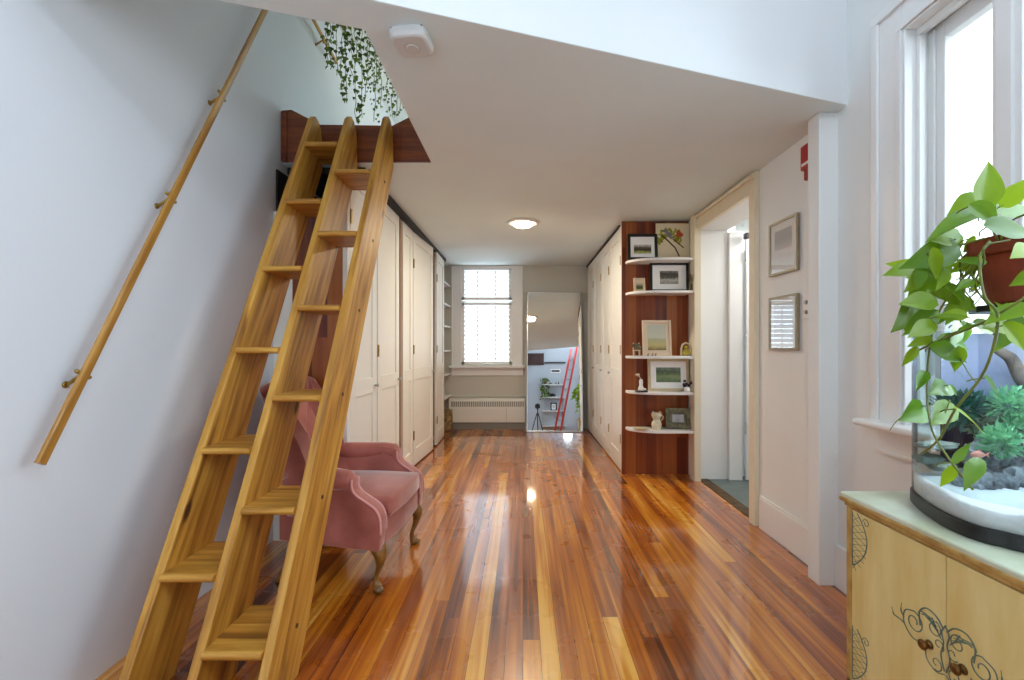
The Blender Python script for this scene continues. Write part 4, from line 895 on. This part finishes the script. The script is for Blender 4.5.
# ------------------------------------------------------------------ pothos
pc = Vector((1.235, 1.22*K, TZ+.0185))
po = thing('potted_pothos', 'bright green trailing pothos in a terracotta pot on top of the aquarium', 'plant', pc)
put('pot', lathe(B(), [(.066, 0), (.070, .004), (.092, .118), (.090, .12), (.108, .122), (.110, .128), (.112, .160), (.104, .162), (.098, .135), (.05, .13)], tuple(pc), 32), 'terra', po, smooth=False)
put('soil', lathe(B(), [(.09, .130), (.08, .146), (.02, .150)], tuple(pc), 20), mat('potting_soil', (50, 36, 26), .95, var=.5, scale=50), po)
bl = B(); bs = B(); R = random.Random(11)
def heart(bm, base, tipdir, nrm, L, Wd, droop=.25, fold=.3):
    x = Vector(tipdir).normalized(); n = Vector(nrm); n = (n-x*n.dot(x)).normalized(); y = n.cross(x); nl = 10; rows = []
    prof = [0.0, .62, .92, 1.0, .96, .86, .72, .55, .37, .18, 0.0]
    for i in range(nl+1):
        f = i/nl; hw = prof[i]*Wd/2; cx_ = f*L; dz = -droop*L*f*f; row = []
        for s in (-1, -.5, 0, .5, 1):
            back = (.16*L*(abs(s)**1.5) if i < 2 else 0)*(1 if i else .6)
            sx_ = s if i not in (0,) else s*.0
            row.append(bm.verts.new(Vector(base)+x*(cx_-back*(1-f*4) if i < 3 else cx_)+y*(sx_*hw)+n*(dz+fold*abs(sx_*hw)*1.0-.25*(sx_*hw)**2/max(Wd, .01))))
        rows.append(row)
    for a, b in zip(rows, rows[1:]):
        for k in range(4): 
            try: bm.faces.new((a[k], a[k+1], b[k+1], b[k]))
            except ValueError: pass
    return rows
def front(x):                                  # depth just outside the bowed glass for vines that trail before it
    if x < 925: return 1.44
    if x < 950: return 1.30
    if x < 985: return 1.19
    return 1.10
# (base x,y -> tip x,y, depth, width/length)
LV = [(983, 205, 993, 160, 1.18, .95), (1003, 205, 1030, 178, 1.22, .9), (986, 212, 930, 228, 1.20, .45), (975, 196, 950, 214, 1.28, .8), (972, 205, 1000, 224, 1.14, .9), (988, 226, 1040, 232, 1.10, .7), (998, 212, 1034, 206, 1.3, .6),
      (955, 247, 910, 264, 1.22, .62), (933, 250, 940, 280, 1.15, .55), (940, 268, 911, 296, 1.25, .8), (934, 300, 901, 303, 1.20, .7), (915, 303, 897, 331, 1.28, .75), (935, 312, 905, 334, 1.20, .75),
      (938, 316, 977, 314, 1.16, .45), (935, 298, 985, 306, 1.28, .5), (958, 235, 940, 262, 1.34, .55), (992, 247, 955, 268, 1.3, .5), (945, 262, 925, 298, 1.36, .5), (968, 243, 985, 262, 1.38, .6), (948, 285, 965, 300, 1.24, .7),
      (1035, 272, 1010, 286, 1.05, .9), (1030, 248, 1015, 255, 1.06, .8), (1028, 305, 985, 322, 1.10, .5), (1005, 325, 1030, 350, 1.08, .8), (1020, 318, 996, 352, 1.12, .7), (975, 322, 1000, 334, 1.18, .6), (960, 330, 985, 322, 1.2, .5),
      (930, 338, 908, 346, 1.30, .7), (916, 348, 903, 367, 1.32, .6), (932, 347, 968, 362, 1.24, .9), (940, 340, 975, 348, 1.27, .6), (958, 348, 955, 372, 1.22, .8),
      (922, 408, 903, 420, 1.40, 1.05), (951, 405, 934, 424, 1.28, .75), (956, 409, 990, 431, 1.16, .5), (985, 378, 1004, 399, 1.12, .55), (946, 386, 933, 392, 1.28, .9), (950, 385, 957, 395, 1.26, .5),
      (954, 462, 971, 442, 1.18, .45), (954, 467, 941, 488, 1.20, .6), (979, 460, 966, 486, 1.16, .5), (925, 372, 918, 388, 1.34, .5), (1000, 318, 1012, 300, 1.2, .7), (1010, 235, 1000, 262, 1.38, .7),
      (965, 258, 978, 282, 1.40, .7), (990, 275, 968, 292, 1.36, .5), (985, 288, 998, 304, 1.34, .5), (942, 285, 918, 282, 1.33, .8), (958, 300, 940, 322, 1.33, .7)]
RR = random.Random(21)
for k in range(40):
    x0 = RR.uniform(915, 985); y0 = 232+RR.random()*95; 
    if x0 < 945: y0 = max(y0, 268)
    if x0 > 975: y0 = min(y0, 262)
    an = math.radians(RR.uniform(95, 200)); Lp = RR.uniform(14, 32); LV.append((x0, y0, x0+Lp*math.cos(an), y0+Lp*math.sin(an), RR.uniform(1.16, 1.44), RR.uniform(.5, .8)))
for k in range(10):
    x0 = RR.uniform(985, 1050); y0 = RR.choice([RR.uniform(205, 238), RR.uniform(300, 335)]); an = RR.uniform(0, 2*PI); Lp = RR.uniform(20, 36); LV.append((x0, y0, x0+Lp*math.cos(an), y0+Lp*.6*math.sin(an), RR.uniform(1.08, 1.3), RR.uniform(.5, .8)))
for (x0, y0, x1, y1, Y, wr) in LV:
    a = P(x0, y0, Y); b = P(x1, y1, Y+R.uniform(-.05, .03)); d = b-a; L = d.length
    n = Vector((R.uniform(-.35, .35), -1, R.uniform(.0, .7)))
    if wr < .55: n = Vector((R.uniform(-.2, .2), -.55, 1))
    heart(bl, a, d, n, L*1.02, L*wr*.76, R.uniform(.04, .2), R.uniform(.15, .55))
    pt = a-d.normalized()*.008+Vector((R.uniform(-.02, .02), .03, -.015)); tube(bs, [a, a.lerp(pt, .5)+Vector((0, .01, .0)), pt], .0016, 5)
def vine(pts, r=.0028, n=6): tube(bs, spline([P(*p) for p in pts], n), r, 6)
vine([(990, 242, 1.18), (980, 258, 1.12), (984, 295, 1.10), (998, 318, 1.08), (985, 370, 1.12), (955, 410, 1.18), (940, 438, 1.26), (922, 454, 1.36)], .0028)
vine([(990, 240, 1.2), (965, 275, 1.24), (940, 310, 1.28), (930, 345, 1.32), (927, 390, 1.34), (932, 430, 1.28), (950, 460, 1.2), (973, 490, 1.16)], .0023)
vine([(1026, 240, 1.12), (1034, 285, 1.06), (1005, 310, 1.08), (975, 326, 1.16), (940, 340, 1.26), (915, 352, 1.36)], .0028)
vine([(1010, 240, 1.15), (985, 246, 1.12), (984, 262, 1.14), (975, 285, 1.2), (988, 305, 1.22)], .002)
vine([(985, 240, 1.25), (960, 262, 1.3), (965, 290, 1.32), (950, 310, 1.32)], .0022)
vine([(1000, 242, 1.3), (975, 270, 1.36), (955, 300, 1.4), (985, 312, 1.35)], .0022)
vine([(985, 238, 1.2), (950, 250, 1.26), (925, 275, 1.3), (915, 305, 1.32), (918, 330, 1.36)], .0024)
vine([(955, 348, 1.24), (968, 372, 1.2), (978, 384, 1.16)], .0014)
vine([(940, 440, 1.24), (945, 415, 1.26), (950, 400, 1.27)], .0016)
vine([(930, 405, 1.36), (916, 408, 1.42), (898, 420, 1.5), (890, 430, 1.52)], .0014)
vine([(995, 205, 1.2), (998, 222, 1.18), (1002, 240, 1.18)], .0022); vine([(985, 206, 1.2), (990, 225, 1.18), (998, 240, 1.18)], .0022)
for k in range(14):
    x = 958+R.uniform(0, 32); y = 262+R.uniform(0, 40); vine([(x, y-14, 1.36), (x+R.uniform(-10, 10), y, 1.38), (x+R.uniform(-16, 16), y+14, 1.36)], .0018, 3)
put('foliage', bl, 'leaf', po, smooth=True); put('vines', bs, 'vine', po, smooth=True)

# ------------------------------------------------------------------ rear of the near room (seen in the mirror)
M['rearshelf'] = M['trim']
rs = thing('shelf_unit', 'white wall shelves of bottles and plants seen in the mirror', 'shelves', (.42, YR+.1, 0))
bm = B()
for xx in (.14, .74): box(bm, xx, xx+.02, YR+.002, YR+.02, .2, 2.35)
put('wall_standards', bm, 'steel', rs)
for z in (2.02, 1.62, 1.20, .74): put('shelf', bx(.10, .82, YR+.002, YR+.22, z, z+.02), 'trim', rs)
for i, (xx, z, hh, mm_) in enumerate(((.30, 2.041, .10, 'steel'), (.38, 2.041, .08, 'black'), (.46, 2.041, .11, 'steel'), (.54, 2.041, .09, 'antique'), (.62, 2.041, .10, 'black'))):
    tag(put('bottle', lathe(B(), [(.022, 0), (.024, hh*.6), (.009, hh*.75), (.009, hh)], (xx, YR+.12, z), 12), mm_, smooth=True), ['leftmost', 'second', 'middle', 'fourth', 'rightmost'][i]+' small bottle of the row on the top shelf reflected in the mirror', 'bottle', 'bottles on the rear top shelf')
c = Vector((.42, YR+.12, 1.641)); bm = B(); blob(bm, c+Vector((0, 0, .08)), .07, .15, 2, 2, 2, (1.5, .6, .7)); blob(bm, c+Vector((-.12, 0, .13)), .04, .1, 2, 2, 3); 
for dx in (-.07, -.03, .05, .08): box(bm, c.x+dx, c.x+dx+.018, c.y-.02, c.y+.02, c.z, c.z+.07)
tag(put('animal_figurine', bm, 'black', smooth=True), 'black animal figurine on the rear shelf reflected in the mirror', 'figurine')
c = Vector((.46, YR+.10, 1.221)); picture('photo_frame', 'black square frame on the rear shelf reflected in the mirror', Matrix.Translation(c) @ Matrix.Rotation(PI, 4, 'Z') @ Matrix.Rotation(-.1, 4, 'X'), .2, .26, .04, 'blackframe', 'mat', 'grey', .08, .12)
def trail(name, label, c, seed, n, span, drop, pot=.06):
    t = thing(name, label, 'plant', c); put('pot', lathe(B(), [(pot*.7, 0), (pot, pot*1.6), (pot*.9, pot*1.62)], tuple(c), 16), 'terra', t, smooth=True)
    R = random.Random(seed); b = B()
    for k in range(n):
        a = R.uniform(0, 2*PI); f = R.random(); r = span*R.random(); d = drop*f if r > span*.5 else -.02
        smallleaf(b, (c.x+math.cos(a)*r, c.y+abs(math.sin(a))*r*.6, c.z+pot*2+.05*R.random()-d), .05, R)
    put('foliage', b, 'ivy', t); return t
trail('trailing_plant', 'dark green plant trailing from the top rear shelf in the mirror', Vector((.20, YR+.12, 2.041)), 4, 260, .17, .6)
t = thing('abstract_painting', 'dark brown patterned painting on the rear wall seen in the mirror', 'painting', (-.12, YR, 2.7))
put('canvas', bx(-.40, .16, YR+.002, YR+.04, 2.70, 3.08), mat('dark_brown_art', (70, 30, 24), .6, rgb2=(34, 18, 16), scale=16), t)
t = tag(put('ledge_rail', bx(.17, .85, YR+.002, YR+.06, 2.76, 2.79), 'black'), 'thin black wall ledge above the rear shelves in the mirror', 'ledge')
t = thing('wall_sign', 'small dark framed strip above the rear shelves in the mirror', 'sign', (.5, YR, 2.5)); put('board', bx(.38, .68, YR+.002, YR+.02, 2.44, 2.56), 'white', t); put('border', bx(.40, .66, YR+.02, YR+.024, 2.47, 2.53), 'black', t)
# red extension ladder leaning at the rear
rl = thing('red_ladder', 'red fibreglass ladder leaning near the rear wall, reflected in the mirror', 'ladder', (.75, YR+.45, 0))
ra, rb = Vector((.36, YR+.62, .0)), Vector((1.02, YR+.45, 3.1)); off = Vector((.17, .25, 0))
for q in (0, 1):
    d = (rb-ra); mx = frame_mx(ra+off*q*1.0, d+off*(-.0)*q, (0, 1, 0)); put('side_rail', bx(0, d.length, -.03, .03, -.045, .045), 'redladder', rl, Mx=mx)
for k in range(9):
    f = .08+k*.1; p = ra.lerp(rb, f); bm = B(); tube(bm, [p, p+off], .016, 8); put('rung', bm, 'steel', rl)
# camera on tripod right behind the lens
tp = thing('camera_tripod', 'black camera on a tripod reflected at the foot of the mirror', 'tripod', (0, -.12, 0))
bm = B(); box(bm, -.07, .07, -.13, -.05, 1.14, 1.25); box(bm, -.03, .03, -.12, -.06, 1.25, 1.275)
put('camera_body', bm, 'black', tp, bevel=.008); put('lens_barrel', lathe(B(), [(.036, 0), (.036, .035), (.03, .036)], n=20, mx=Matrix.Translation((0, -.05, 1.2)) @ Matrix.Rotation(-PI/2, 4, 'X')), 'black', tp)
put('centre_column', lathe(B(), [(.016, .62), (.016, 1.1), (.03, 1.12), (.03, 1.14)], (0, -.09, 0), 12), 'black', tp)
for a in (90, 210, 330):
    a = math.radians(a+180); bm = B(); tube(bm, [(0.02*math.cos(a), -.09+.02*math.sin(a), 1.0), (.33*math.cos(a), -.09+.33*math.sin(a), .01)], [.015, .010], 8); put('leg', bm, 'black', tp)

# ------------------------------------------------------------------ outdoors beyond the right window
o = put('garden_ground', bx(1.9, 14, -6, 14, -.7, -.6), 'ground'); struct(o); o.name = 'ground'
fc = thing('garden_fence', 'dark board fence outside the right window', 'fence', (4.6, 4.2, -.6))
for k in range(26):
    yy = -1.0+k*.36; put('fence_board', bx(4.5, 4.53, yy, yy+.33, -.6, 1.02+.01*(k % 3)), 'fence', fc)
put('fence_rail', bx(4.53, 4.58, -1, 8.4, .6, .7), 'fence', fc)
